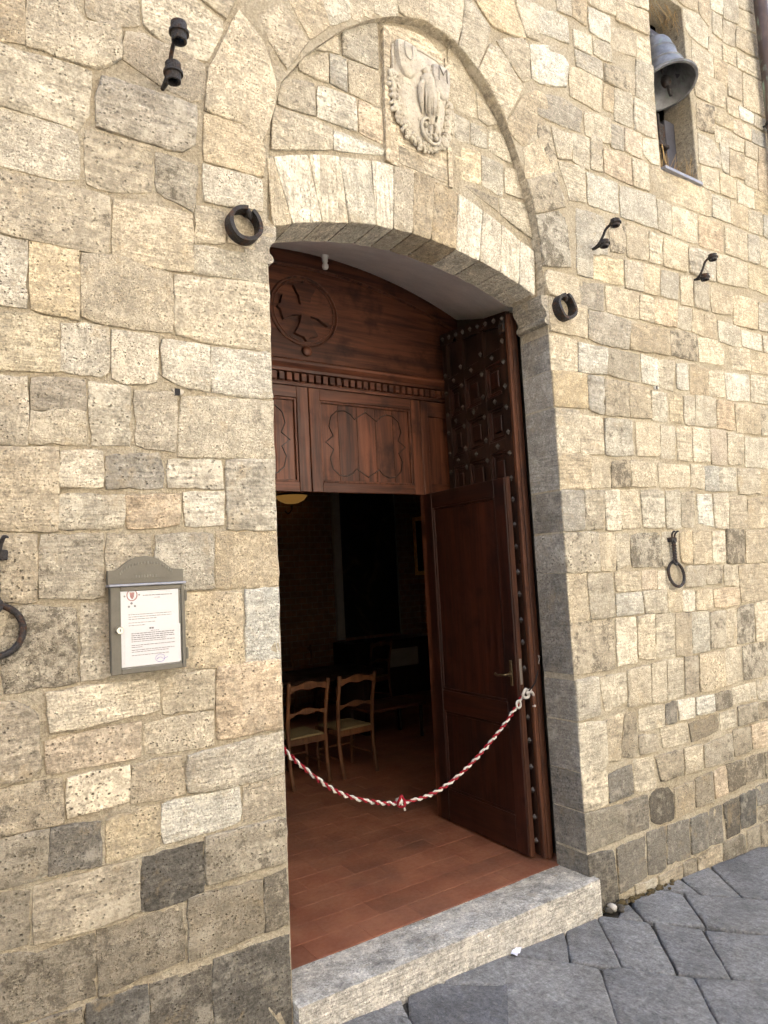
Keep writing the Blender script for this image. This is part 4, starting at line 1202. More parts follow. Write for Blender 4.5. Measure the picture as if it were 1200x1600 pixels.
# cross with flared, notched arms
arm = [(.030, .030), (.040, .085), (.078, .150), (.052, .160), (.018, .168), (.0, .192)]
pts = []
for k in range(4):
    c, s = math.cos(-k*PI/2), math.sin(-k*PI/2)
    seq = [(-a, b) for a, b in arm] + [(a, b) for a, b in arm[-2::-1]]
    for a, b in seq[(0 if k == 0 else 0):]: pts.append((CX+a*c-b*s, 3.205+a*s+b*c))
P2 = []
for p in pts:
    if not P2 or math.hypot(p[0]-P2[-1][0], p[1]-P2[-1][1]) > 1e-3: P2.append(p)
if math.hypot(P2[0][0]-P2[-1][0], P2[0][1]-P2[-1][1]) < 1e-3: P2.pop()
m = MB(); m.prism(P2, SY-.022, SY+.006); m.build('cross', MWX, SCR)
m = MB(); sphere(m, (CX+.005, SY-.004, 2.955), .034, 14, 8, (1, .5, 1)); m.build('knob', MW, SCR, True)
# cornice
pr = [(0, 2.728), (-.020, 2.728), (-.022, 2.742), (-.012, 2.748), (-.012, 2.800), (-.045, 2.806), (-.050, 2.822), (-.072, 2.838), (-.078, 2.846), (-.078, 2.862), (-.050, 2.872), (-.040, 2.884), (-.018, 2.892), (0, 2.896), (.03, 2.896), (.03, 2.728)]
x0, x1 = .86, 3.165
vs = [(x, SY+a, z) for x in (x0, x1) for a, z in pr]; k = len(pr)
m = MB(); m.add(vs, [tuple(range(k)), tuple(range(k, 2*k))]+[(i, (i+1) % k, (i+1) % k+k, i+k) for i in range(k)]); m.build('cornice', MWX, SCR, ang=30)
dm = None; x = 1.0
while x < 3.10:
    if dm is None:
        m = MB(); m.box(0, .033, -.040, -.010, 2.753, 2.799, .002); o = m.build('dentil', MWX, SCR, loc=(x, SY, 0)); dm = o.data
    else: link('dentil', dm, None, SCR, (x, SY, 0))
    x += .0488
# two framed panels over the doors with quatrefoils, groove shade given as a dark bead
QF = [(-.245, .042), (-.272, .10), (-.255, .165), (-.21, .202), (-.16, .208), (-.115, .190), (-.085, .158), (0, .21)]
def quatre(cx, cz):
    L = []
    left = [(-.30, 0)]+QF
    for sx, sz in ((1, 1), (-1, 1), (-1, -1), (1, -1)):
        seq = [(sx*a, sz*b) for a, b in left]
        if sx*sz < 0: seq = seq[::-1]
        L += seq[:-1] if False else seq
    out = []
    for p in L:
        if not out or math.hypot(p[0]-out[-1][0], p[1]-out[-1][1]) > 1e-4: out.append(p)
    if math.hypot(out[0][0]-out[-1][0], out[0][1]-out[-1][1]) < 1e-4: out.pop()
    return [(cx+a, SY+.0115, cz+b) for a, b in out]
for (a, b) in ((1.985, 2.822), (1.146, 1.979)):
    fx = dict()
    m = MB(); m.box(a, a+.072, SY-.012, SY+.022, 2.088, 2.726, .003); pf = m.build('transom_stile', MW, SCR)
    m = MB(); m.box(b-.078, b, SY-.012, SY+.022, 2.088, 2.726, .003); m.build('transom_stile', MW, SCR)
    m = MB(); m.box(a+.072, b-.078, SY-.011, SY+.022, 2.655, 2.726, .003); m.build('transom_rail', MWX, SCR)
    m = MB(); m.box(a+.072, b-.078, SY-.011, SY+.022, 2.088, 2.148, .003); m.build('transom_rail', MWX, SCR)
    for i in range(5):
        w = (b-.078-a-.072)/5; m = MB(); m.box(a+.072+w*i+.0006, a+.072+w*(i+1)-.0006, SY+.012, SY+.024, 2.148, 2.655, .0012); m.build('panel_board', MW, SCR)
    m = MB(); u, v = a+.072, b-.078
    m.box(u, u+.014, SY-.004, SY+.013, 2.148, 2.655, .003).box(v-.014, v, SY-.004, SY+.013, 2.148, 2.655, .003).box(u+.014, v-.014, SY-.004, SY+.013, 2.148, 2.162, .003).box(u+.014, v-.014, SY-.004, SY+.013, 2.641, 2.655, .003)
    m.build('panel_moulding', MW, SCR)
    m = MB(); m.tube(quatre((u+v)/2, 2.402), .0042, 5, True); m.build('dark_quatrefoil_bead', MWD, SCR)
for (a, b) in ((2.824, 2.885), (1.083, 1.144)):
    m = MB(); m.box(a, b, SY-.016, SY+.05, .003, 2.727, .004); m.build('post', MWE if False else MW, SCR)
for (a, b) in ((2.886, 3.20), (.85, 1.082)):
    m = MB(); m.box(a, b, SY+.008, SY+.03, .003, 2.727, .002); m.build('side_panel', MW, SCR)
    for z0, z1 in ((2.62, 2.726), (2.085, 2.16), (.004, .2)): m = MB(); m.box(a+.001, b, SY-.006, SY+.0085, z0, z1, .003); m.build('side_rail', MWX, SCR)

# ---------------------------------------------------------------- the room within
FLO = empty('floor', (2.0, 1.0, 0), kind='structure')
m = MB(); m.box(-2, 6.7, .197, 6.2, -.12, -.0025); o = m.build('floor_screed', MGROUT, FLO); o.location = (-2.0, -1.0, 0)
tm = None; rt = random.Random(8)
TLX, TLY = .2785, .1525
j = 0; y = .20
while y < 2.75:
    x = 1.403-TLX*4+(TLX/2 if j % 2 else 0)
    while x < 3.5:
        if x+TLX > 1.0 or y > 1.2:
            if tm is None:
                m = MB(); m.box(-TLX/2+.0005, TLX/2-.0005, -TLY/2+.0005, TLY/2-.0005, -.02, 0, .0007); o = m.build('floor_tile', MTILE, FLO); tm = o.data
            else: o = link('floor_tile', tm, None, FLO)
            o.location = (x+TLX/2-2.0, y+TLY/2-1.0, rt.uniform(-.0006, .0004)); o.rotation_euler = (rt.gauss(0, .0008), rt.gauss(0, .0008), rt.gauss(0, .003))
        x += TLX
    y += TLY; j += 1
m = MB(); m.box(-2, 6.7, 2.76, 6.2, -.02, -.001).box(-2, .9, 1.25, 2.76, -.02, -.0012).box(3.55, 6.7, 1.25, 2.76, -.02, -.0012); o = m.build('further_tiles', MTILE, FLO); o.location = (-2.0, -1.0, 0); o['kind'] = 'stuff'
def swall(name, *b):
    m = MB(); m.box(*b); o = m.build(name, MBRICK); o['kind'] = 'structure'; return o
swall('wall_back', -2.1, 6.4, 5.62, 5.8, -.1, 4.3); swall('wall_right', 6.03, 6.4, 1.2, 5.63, -.1, 4.3); swall('wall_left', -2.1, -1.9, 1.2, 5.63, -.1, 4.3)
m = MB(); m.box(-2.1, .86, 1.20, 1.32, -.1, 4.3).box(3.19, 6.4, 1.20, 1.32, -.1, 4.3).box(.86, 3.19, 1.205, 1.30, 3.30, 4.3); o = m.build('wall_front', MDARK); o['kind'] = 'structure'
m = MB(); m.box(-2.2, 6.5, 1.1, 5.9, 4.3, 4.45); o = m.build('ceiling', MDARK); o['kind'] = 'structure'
# upper infill over the vault so that no daylight falls behind the screen
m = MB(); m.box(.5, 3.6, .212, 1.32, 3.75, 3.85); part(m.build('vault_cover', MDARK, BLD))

def chair(x, y, rz, label, w=.325, group='ladder back chairs in the dark room'):
    t = empty('chair', (x, y, 0), rz, label, 'chair', group)
    # local: back posts at y=0, seat runs to +y
    for sx in (-1, 1):
        m = MB(); X = sx*w/2
        m.tube(smooth_path([(X*.97, -.035, .0), (X*1.0, .005, .20), (X*1.0, .012, .36), (X*1.02, .0, .55), (X*1.06, -.05, .79)], 5), .0158, 8); m.build('back_leg', MCH, t, True)
        m = MB(); m.tube([(X*1.02, .34, 0), (X*1.04, .335, .36)], [.011, .015], 8); m.build('front_leg', MCH, t, True)
        m = MB(); m.box(X-.010, X+.010, .012, .335, .325, .362, .003); m.build('side_rail', MCH, t)
    m = MB(); m.box(-w/2, w/2, .0, .022, .315, .362, .003); m.build('back_rail', MCH, t)
    m = MB(); m.box(-w/2, w/2, .322, .345, .325, .362, .003); m.build('front_rail', MCH, t)
    def slat(name, zc, h, yy, amp):
        n = 16; top = []; bot = []
        for i in range(n+1):
            u = i/n*2-1; wv = amp*(math.cos(u*PI*1.5)*.6+.5*(1-u*u))
            top.append((u*w*.515, zc+h/2+wv)); bot.append((u*w*.515, zc-h/2+amp*.9*(1-u*u)-amp*.5*math.cos(u*PI*2)))
        m = MB(); m.prism(bot+top[::-1], yy-.008, yy+.008); m.build(name, MCH, t)
    slat('crest_rail', .745, .052, -.040, .016); slat('back_slat', .545, .036, .0, .018)
    m = MB(); m.box(-w/2+.008, w/2-.008, .012, .33, .352, .374, .006); m.build('rush_seat', MRUSH, t)
    m = MB(); m.tube([(-w/2, .335, .17), (w/2, .335, .17)], .008, 6).tube([(-w/2, .0, .14), (-w/2, .335, .14)], .008, 6).tube([(w/2, .0, .14), (w/2, .335, .14)], .008, 6); m.build('stretcher', MCH, t)
    return t
chair(2.955, 2.40, math.radians(3), 'rush seated ladder back chair, right one of the pair facing into the room')
chair(2.520, 2.40, math.radians(2), 'rush seated ladder back chair, left one of the pair, half behind the wall edge')
chair(4.60, 4.55, math.radians(14), 'dark chair in front of the pale panel at the far wall', group='chairs at the far wall')
chair(3.75, 4.85, math.radians(-160), 'dark chair by the brick wall below the small fixture', group='chairs at the far wall')
# dim furniture
t = empty('side_table', (3.72, 3.25, 0), 0, 'low dark table with a pale edge right of the ladder back chairs', 'table')
m = MB(); m.box(-.22, .42, -.20, .25, .30, .325, .004); m.build('table_top', MWX, t)
for sx in (-.18, .38):
    for sy in (-.16, .21): m = MB(); m.tube([(sx, sy, 0), (sx, sy, .3)], .018, 8); m.build('leg', MWD, t, True)
t = empty('refectory_table', (3.35, 3.75, 0), 0, 'long dark table behind the pair of chairs', 'table')
m = MB(); m.box(-1.3, .55, -.35, .35, .60, .64, .005); m.build('table_top', MWD, t)
for sx in (-1.1, .4):
    m = MB(); m.box(sx-.05, sx+.05, -.28, .28, 0, .60, .008); m.build('trestle', MWD, t)
t = empty('altarpiece', (5.16, 5.60, .74), 0, 'tall darkened painting in a plain grey frame on the far brick wall', 'painting')
m = MB(); m.box(-.43, .46, -.03, .0, .02, 2.6); m.build('canvas', MCANV, t)
m = MB(); m.box(-.54, -.43, -.06, .0, 0, 2.7, .006); m.build('frame_side', plain('grey_stone_trim', (.30, .28, .25), .8, 0, .15, 10, .2), t)
m = MB(); m.box(.46, .475, -.05, .0, 0, 2.7, .003); m.build('frame_side', MPANE, t)
t = empty('cabinet', (5.2, 5.20, 0), 0, 'dark low cabinet under the tall painting with a pale panel front', 'cabinet')
m = MB(); m.box(-.65, .62, -.10, .38, 0, .72, .008); m.build('carcass', MWD, t)
m = MB(); m.box(-.10, .36, -.112, -.10, .37, .60, .003); m.build('pale_panel', MPANE, t)
t = empty('gilt_frame', (5.995, 5.46, 1.53), 0, 'narrow gilt picture frame glinting on the right side wall', 'picture frame')
m = MB(); m.box(-.03, .02, -.16, -.10, 0, .83, .004).box(-.03, .02, .10, .16, 0, .83, .004).box(-.03, .02, -.10, .10, 0, .06, .004).box(-.03, .02, -.10, .10, .77, .83, .004); m.build('moulding', MGOLD, t)
m = MB(); m.box(-.012, .012, -.10, .10, .06, .77); m.build('picture', MCANV, t)
t = empty('wall_lamp', (3.96, 5.42, 2.60), 0, 'amber glass bowl lamp hanging just below the transom panels', 'lamp')
m = MB(); m.lathe([(.02, -.085), (.09, -.075), (.16, -.04), (.20, .01), (.205, .03)], n=20); m.build('glass_bowl', MGLOW, t, True)
m = MB(); m.lathe([(.215, .012), (.215, .035), (.198, .035), (.198, .012)], n=20, closed=True); m.build('rim', MI, t)
m = MB(); m.tube([(0, 0, -.09), (0, 0, -.16)], [.02, .008], 8).tube(smooth_path([(0, .2, -.15), (0, .1, -.2), (0, .0, -.16)], 4), .010, 6).tube([(-.205, 0, .03), (0, 0, .8)], .005, 5).tube([(.205, 0, .03), (0, 0, .8)], .005, 5); m.build('bracket', MI, t, True)
t = empty('lamp_holder', (2.056, 1.0, 3.505), 0, 'white porcelain bulb holder with a bare bulb under the vault', 'lamp')
m = MB(); m.lathe([(.0, .025), (.026, .025), (.026, .0), (.019, -.008), (.017, -.035), (.012, -.04)], n=16); m.build('holder', MPOR, t, True, 40)
m = MB(); m.lathe([(.010, -.036), (.014, -.046), (.020, -.058), (.020, -.068), (.014, -.079), (.0, -.083)], n=16); m.build('bulb', MPOR, t, True)
m = MB(); m.tube(smooth_path([(0, .0, .02), (-.05, .03, .035), (-.10, .10, .055), (-.11, .15, .075)], 4), .0035, 5); m.build('wire', MPOR, t)
# ---------------------------------------------------------------- rope across the doorway
RP = [(1.214, .17, .925), (1.337, .31, .846), (1.387, .31, .790), (1.571, .31, .626), (1.753, .31, .536), (1.93, .31, .490), (2.143, .31, .494), (2.355, .312, .570), (2.587, .318, .707), (2.728, .324, .812), (2.789, .328, .872)]
path = smooth_path(RP, 26)
# even spacing
cum = [0]
for a, b in zip(path, path[1:]): cum.append(cum[-1]+(b-a).length)
def at_len(s):
    import bisect
    i = min(max(bisect.bisect(cum, s)-1, 0), len(path)-2); f = (s-cum[i])/max(cum[i+1]-cum[i], 1e-9); return path[i].lerp(path[i+1], f)
ROPE = empty('barrier_rope', (1.93, .31, .49), 0, 'red and white twisted cord slung across the open doorway', 'rope')
TOT = cum[-1]; NS = 620
base = [at_len(TOT*i/NS) for i in range(NS+1)]
for ph, mat, nm, rr_ in ((0, MWHT, 'white_strand', .0057), (PI, MRED, 'red_strand', .0050)):
    pts = []; ref = Vector((0, 1, 0))
    for i, p in enumerate(base):
        t = (base[min(i+1, NS)]-base[max(i-1, 0)]).normalized(); r1 = (ref-t*ref.dot(t)).normalized(); r2 = t.cross(r1)
        a = TOT*i/NS/.070*2*PI + ph + .5*math.sin(i*.07)
        pts.append(p+(r1*math.cos(a)+r2*math.sin(a))*(.0054+.0012*math.sin(i*.23)+.0010*math.sin(i*.61)) - Vector((1.93, .31, .49)))
    m = MB(); m.tube(pts, [rr_*(1+.18*math.sin(i*.9+ph)) for i in range(len(pts))], 6); m.build(nm, mat, ROPE, True)
m = MB()
for k in range(3):
    a0 = k*1.1; m.tube([((.015*math.cos(a)*math.cos(a0)-.004), .015*math.sin(a), .008+.014*math.cos(a)*math.sin(a0)) for a in [2*PI*i/12 for i in range(12)]], .0058, 6, True)
m.tube([(0, -.01, .0), (.010, -.018, -.016), (.013, -.02, -.034)], .005, 6); m.build('knot', MWHT, ROPE, True)
m = MB(); m.tube([(.018*math.cos(a), -.012+.010*math.sin(2*a), .010+.026*math.sin(a)) for a in [2*PI*i/12 for i in range(12)]], .0065, 6, True); m.build('knot', MRED, ROPE, True)
O_ = Vector((2.795, .322, .885))-Vector((1.93, .31, .49))
m = MB()
m.tube([O_+Vector((.020*math.cos(a), -.018+.006*math.sin(a*2), .024*math.sin(a))) for a in [2*PI*i/12 for i in range(12)]], .0085, 6, True)
for q in (((.0, -.02, .0), (.04, -.03, .02), (.062, -.03, -.02), (.060, -.03, -.065)), ((.0, -.02, .0), (.03, -.035, .005), (.042, -.035, -.03), (.040, -.035, -.075)), ((.01, -.02, .01), (.05, -.03, .02), (.085, -.028, -.012))):
    pp = smooth_path([O_+Vector(v) for v in q], 5); m.tube(pp, [.008]*(len(pp)-2)+[.0105, .011], 7)
m.build('tassel', MWHT, ROPE, True)
m = MB(); m.tube([O_+Vector((-.052+.016*math.cos(a), -.010, -.052+.020*math.sin(a))) for a in [2*PI*i/12 for i in range(12)]], .0065, 6, True); m.build('end_knot', MWHT, ROPE, True)
t = empty('tie_cord', (2.81, .30, .90), 0, 'thin black cord running up from the rope end to a nail on the door edge', 'cord')
m = MB(); m.tube(smooth_path([(-.005, .0, -.01), (.020, -.03, .035), (.042, -.035, .085), (.052, -.03, .115)], 5), .0042, 6); m.build('cord', MBLK, t, True)
m = MB(); m.tube(smooth_path([(.052, -.032, .112), (.056, -.034, .135), (.070, -.032, .165), (.066, -.03, .185), (.080, -.03, .175)], 5), .0020, 5); m.build('wire_tie', MWHT, t, True)

# ---------------------------------------------------------------- notice case
nx0, nx1, nz0, nz1 = .553, .807, 1.286, 1.587
NB_ = empty('notice_case', (.68, 0, nz0), 0, 'olive grey metal notice case with arched header on the left wall', 'notice board')
def npart(mb, name, mat, **k): return mb.build(name, mat, NB_, loc=(-.68, 0, -nz0), **k)
m = MB(); m.box(nx0+.004, nx1-.004, -.040, .0, nz0+.004, nz1-.002, .002); npart(m, 'case', MNB)
m = MB(); fw = .033
m.box(nx0, nx0+fw, -.052, -.040, nz0, nz1-.006, .002).box(nx1-.013, nx1, -.052, -.040, nz0, nz1-.006, .002).box(nx0+fw, nx1-.013, -.0515, -.040, nz0, nz0+.018, .002).box(nx0+fw, nx1-.013, -.0515, -.040, nz1-.022, nz1-.006, .002)
npart(m, 'door_frame', MNB)
hp = [(nx0-.003, 1.588), (nx1+.003, 1.588), (nx1+.002, 1.634), (.782, 1.636), (.765, 1.640), (.748, 1.655), (.722, 1.673), (.70, 1.682), (.675, 1.686), (.65, 1.683), (.628, 1.675), (.605, 1.659), (.588, 1.645), (.575, 1.640), (nx0-.002, 1.638)]
m = MB(); m.prism(hp, -.032, -.004); npart(m, 'header', MNB)
m = MB(); m.box(nx0-.005, nx1+.005, -.058, -.004, 1.5815, 1.590, .002); npart(m, 'drip_ledge', MLEAD)
m = MB(); m.box(nx0+.002, nx1-.002, -.0345, -.0315, 1.607, 1.6095); npart(m, 'header_rib', MNB)
# raised lettering, worn away to short strokes
m = MB(); rr = random.Random(4)
for i in range(20):
    a = math.radians(150-120*i/19); x = .68+.098*math.cos(a)*1.05; z = 1.590+.072*math.sin(a)
    if z > 1.614: m.box(x-.0022, x+.0022, -.0345, -.0318, z-.005*rr.uniform(.6, 1), z+.005)
for i in range(8): x = .645+.0095*i; m.box(x-.0025, x+.0022, -.0345, -.0318, 1.6125-.003*rr.random(), 1.620)
npart(m, 'worn_lettering', plain('rubbed_metal', (.17, .16, .135), .45, .3, .3, 80, .1))
m = MB(); m.lathe([(.0, -.018), (.011, -.018), (.013, -.014), (.013, 0)], n=18, axis='y', c=(.579, -.052, 1.435)); npart(m, 'lock', MSTEEL, smooth=True, ang=40)
m = MB(); m.box(.5775, .5805, -.0712, -.0698, 1.431, 1.440); npart(m, 'keyhole', MBLK)
for z in (1.54, 1.335): m = MB(); m.box(nx1+.0, nx1+.009, -.050, -.030, z-.020, z+.020, .002); npart(m, 'hinge', MNB)
m = MB(); m.box(nx0+fw-.002, nx1-.011, -.0465, -.0445, nz0+.016, nz1-.020); npart(m, 'pane', MGLASS)
def sheet_paper(label, x0, x1, z0, z1, y):
    t = empty('notice_sheet', (x0, y, z0), 0, label, 'paper')
    m = MB(); m.box(0, x1-x0, -.0006, .0006, 0, z1-z0); m.build('paper', MPAP, t); return t
def lines(t, rows, mat=MINK, nm='printed_text', sd=1):
    r = random.Random(sd); m = MB()
    for (xa, xb, z, th) in rows:
        x = xa
        while x < xb:
            w = r.uniform(.004, .013); w = min(w, xb-x)
            if w > .0015: m.box(x, x+w, -.0012, -.0008, z-th/2, z+th/2)
            x += w+r.uniform(.0012, .0026)
    m.build(nm, mat, t)
t = sheet_paper('upper letter in the notice case with a small crest at its top left', .588, .786, 1.308, 1.566, -.0425)
o0 = (.588, 1.308)
lines(t, [(.075, .175, .240, .0032), (.115, .135, .231, .002)]+[(.025+.0*(i), .172-(i in (2,))*.05, .176-.0078*i, .0022) for i in range(3)]+[(.025, .115, .148, .002), (.025, .08, .139, .002), (.025, .06, .130, .002)])
m = MB(); m.tube([(.038+.017*math.cos(a), -.001, .243+.019*math.sin(a)) for a in [2*PI*i/20 for i in range(20)]], .0018, 4, True)
m.prism([(.030, .252), (.046, .252), (.044, .236), (.038, .228), (.032, .236)], -.0013, -.0009); m.build('crest', MINKR, t)
m = MB()
for (x, z, r) in ((.013, .240, .0032), (.062, .243, .0032), (.036, .215, .0042), (.027, .204, .004), (.047, .205, .004)): m.prism([(x+r*math.cos(a), z+r*math.sin(a)) for a in [2*PI*i/7 for i in range(7)]], -.0013, -.0009)
m.build('emblem', MINK, t)
t = sheet_paper('lower letter with a round blue stamp covering the foot of the other', .597, .790, 1.311, 1.4425, -.0440)
lines(t, [(.085, .10, .123, .006), (.09, .118, .1145, .002)]+[(.024, .172-(i == 3)*.03, .108-.0068*i, .0026 if i < 4 else .002) for i in range(5)]+[(.024, .172, .068, .0022), (.024, .060, .0615, .002), (.024, .170, .052, .0022), (.024, .15, .0455, .002), (.024, .15, .034, .002)], sd=7)
m = MB(); m.tube([(.120+.016*math.cos(a), -.001, .017+.013*math.sin(a)) for a in [2*PI*i/20 for i in range(20)]], .0008, 4, True).tube(smooth_path([(.108, -.001, .014), (.12, -.001, .020), (.132, -.001, .014), (.146, -.001, .019)], 4), .0009, 4); m.build('stamp', MINKB, t)

# ---------------------------------------------------------------- ironwork on the wall
def band_ring(loc, label, tilt):
    t = empty('iron_ring', loc, 0, label, 'iron ring', 'short iron rings beside the door arch')
    m = MB(); R = .072; n = 40; T0 = .22; vs = []; fs = []
    for i in range(n+1):
        a = PI/2+T0+(2*PI-2*T0+.10)*i/n
        w0 = -.030+.004*math.sin(a*3)
        for r, y in ((R, w0-.028), (R, .004+w0*.2), (R-.016, .004+w0*.2), (R-.016, w0-.028)): vs.append((r*math.cos(a), y, r*math.sin(a)))
    for i in range(n):
        for k in range(4): fs.append((i*4+k, i*4+(k+1) % 4, (i+1)*4+(k+1) % 4, (i+1)*4+k))
    fs += [(0, 1, 2, 3), (n*4, n*4+1, n*4+2, n*4+3)]
    m.add(vs, fs); m.build('band', MI, t, True, 40, rot=(0, 0, 0))
    m = MB(); m.tube([(-.004, .02, R-.008), (-.004, -.03, R-.004), (.006, -.040, R-.020), (.008, -.030, R-.034)], .012, 8); m.build('staple', MI, t, True)
    t.rotation_euler = tilt; return t
band_ring((1.093, -.006, 2.995), 'iron band ring on the pale block left of the door arch', (0, .35, 0))
band_ring((2.952, -.006, 2.975), 'iron band ring right of the door arch beside the impost', (0, 0, 0))
def holder(x, z, up_, low_, label, sc=1.0, hh=1.0):
    t = empty('torch_holder', (x, 0, z), 0, label, 'iron bracket', 'iron holders with two cups')
    uy, uz = up_; ly, lz = low_
    m = MB(); m.tube(smooth_path([(0, .03, 0), (0, -.015, .004), (0, uy*.30, uz*.18), (0, uy*.50, uz*.55), (0, uy*.62, uz*.88), (0, uy*.80, uz*1.04), (0, uy, uz)], 5), .0082*sc, 8); m.build('arm', MI, t, True)
    m = MB(); m.tube([(0, -.015, .0), (0, ly*.6, lz*.5), (0, ly, lz)], .0085*sc, 8); m.build('lower_arm', MI, t, True)
    for (yy, z_) in ((uy, uz), (ly, lz)):
        m = MB(); c = (0, yy-.006, z_)
        m.lathe([(.021*sc, -.034*hh), (.027*sc, -.034*hh), (.028*sc, -.006*hh), (.036*sc, -.005*hh), (.036*sc, .005*hh), (.029*sc, .006*hh), (.029*sc, .036*hh), (.022*sc, .036*hh), (.021*sc, -.034*hh)], c=c, n=18); m.build('cup', MI, t, True, 40)
holder(.791, 3.486, (-.205, .085), (-.128, -.020), 'iron holder with two cups on the grey stone at upper left', 1.0)
holder(3.266, 3.385, (-.166, .085), (-.082, .0), 'iron holder with two cups right of the arch, nearer the door', .92, .55)
holder(4.282, 3.400, (-.132, .100), (-.067, -.008), 'iron holder with two cups farther right below the bell opening', .92, .55)
def hook_ring(x, z, label, s=1.0, rr_=.072, swing=0.0):
    t = empty('tethering_ring', (x, 0, z), 0, label, 'iron ring', 'twisted hooks with hanging rings')
    m = MB(); m.box(-.020*s, .030*s, -.034, .0, -.012*s, .014*s, .003); m.build('cross_bar', MI, t)
    for sx in (-1, 1):
        m = MB(); m.tube(smooth_path([(sx*.010*s, -.030, .008*s), (sx*.014*s, -.034, .030*s), (sx*.016*s+.004*s, -.046, .046*s), (sx*.016*s+.014*s, -.052, .044*s)], 4), [.0055*s]*9+[.005*s, .004*s, .003*s, .002*s], 6); m.build('horn', MI, t, True)
    m = MB(); pts = [(0, -.030, -.005*s-.115*s*i/24) for i in range(25)]
    for ph in (0, PI): m.tube([(p[0]+.006*s*math.cos(i*.9+ph), p[1]+.006*s*math.sin(i*.9+ph), p[2]) for i, p in enumerate(pts)], .008*s, 6)
    m.build('twisted_shank', MI, t, True)
    m = MB(); m.tube([(.013*s*math.cos(a), -.030+.012*math.sin(a)*.4, -.125*s+.015*s*math.sin(a)) for a in [2*PI*i/14 for i in range(14)]], .007*s, 6, True); m.build('eye', MI, t, True)
    m = MB(); m.tube([(rr_*math.sin(a)+swing, -.022+.010*math.cos(a), -.125*s-rr_+rr_*math.cos(a)) for a in [2*PI*i/36 for i in range(36)]], .0085*s, 8, True); m.build('ring', MI, t, True)
hook_ring(3.758, 1.690, 'twisted iron hook with hanging ring on the right wall', 1.05, .073, .012)
hook_ring(.212, 1.700, 'twisted iron hook with a large ring cut by the left picture edge', 1.25, .080, .0)

# ---------------------------------------------------------------- bell in its slit opening
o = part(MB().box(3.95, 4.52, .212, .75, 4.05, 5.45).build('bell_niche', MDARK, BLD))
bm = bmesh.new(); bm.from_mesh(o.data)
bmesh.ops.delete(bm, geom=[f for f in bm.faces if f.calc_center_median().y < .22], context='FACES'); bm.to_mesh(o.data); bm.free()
for (a, b, c, d, nm) in (((4.442, .02), (4.46, .20), 4.08, 5.42, 'opening_jamb'),):
    m = MB(); m.box(4.440, 4.475, .004, .21, 4.09, 5.43, .004); ob = part(m.build(nm, MS, BLD)); set_attr(ob.data, (.33, .29, .22), .6, .4)
m = MB(); m.prism([(4.03, 4.095), (4.448, 4.092), (4.448, 4.112), (4.03, 4.114)], -.028, .2); part(m.build('sill_flashing', MLEAD, BLD))
m = MB(); m.box(4.325, 4.436, .135, .185, 4.115, 4.62, .003); part(m.build('steel_post', MPOST, BLD))
BELL = empty('bell', (4.232, .035, 4.76), 0, 'weathered bronze bell hanging in the tall slit opening', 'bell')
BELL.rotation_euler = (math.radians(-13), math.radians(2), 0); BELL.scale = (1.14, 1.14, 1.10)
r = .175
prof = [(.0, .335), (.055, .335), (.088, .322), (.098, .300), (.104, .24), (.110, .18), (.122, .12), (.142, .065), (.165, .025), (r, .006), (r, .0), (r-.014, .0), (.150, .022), (.126, .065), (.106, .12), (.094, .18), (.088, .24), (.080, .29), (.0, .315)]
m = MB(); m.lathe(prof, n=40); m.build('shell', MBELL, BELL, True, 35)
m = MB(); m.lathe([(r-.012, .0095), (r+.003, .012), (r-.006, .022)], n=40).lathe([(.107, .225), (.110, .230), (.107, .236)], n=36).lathe([(.123, .125), (.127, .13), (.122, .137)], n=36); m.build('moulding_bands', MBELL, BELL, True)
m = MB(); m.tube([(0, 0, .31), (.006, 0, .12)], .008, 8); sphere(m, (.008, 0, .05), .030, 12, 8, (1, 1, 1.5)); m.tube([(.008, 0, .03), (.010, 0, -.06)], [.012, .010], 8); m.build('clapper', MI, BELL, True)
m = MB(); m.box(-.05, .05, -.035, .035, .332, .392, .008); m.build('crown', MBELL, BELL)
m = MB(); m.box(-.25, .235, -.03, .03, .392, .44, .006).box(.10, .125, -.05, -.02, .10, .40, .004); m.build('headstock', MPOST, BELL)
t = empty('bell_gear', (4.25, .165, 4.36), 0, 'dark rusty striking gear and cord below the bell', 'mechanism')
m = MB(); m.box(-.05, .07, -.03, .04, .06, .22, .006).box(-.07, .085, -.045, .05, .04, .065, .004).box(-.03, -.012, -.05, -.03, .05, .26, .003); m.build('gear_box', MI, t)
m = MB(); m.tube(smooth_path([(.0, -.04, .05), (.01, -.05, -.08), (.055, -.06, -.20), (.09, -.06, -.33)], 5), .005, 6); m.build('cord', MSTRAW, t, True)
t = empty('bird_spikes', (4.23, .05, 4.11), 0, 'strips of thin dry bird spikes at top and bottom of the bell opening', 'bird spikes')
for nm, z0, sg, n in (('lower_spikes', 0, 1, 46), ('upper_spikes', 1.285, -1, 34)):
    m = MB(); rr = random.Random(6+n)
    for i in range(n):
        x = rr.uniform(-.19, .20); y = rr.uniform(-.03, .08); h = rr.uniform(.10, .22)
        m.tube([(x, y, z0), (x+rr.gauss(0, .05), y-rr.uniform(0, .05), z0+sg*h)], [.0016, .0008], 4)
    m.build(nm, MSTRAW, t)['kind'] = 'stuff'

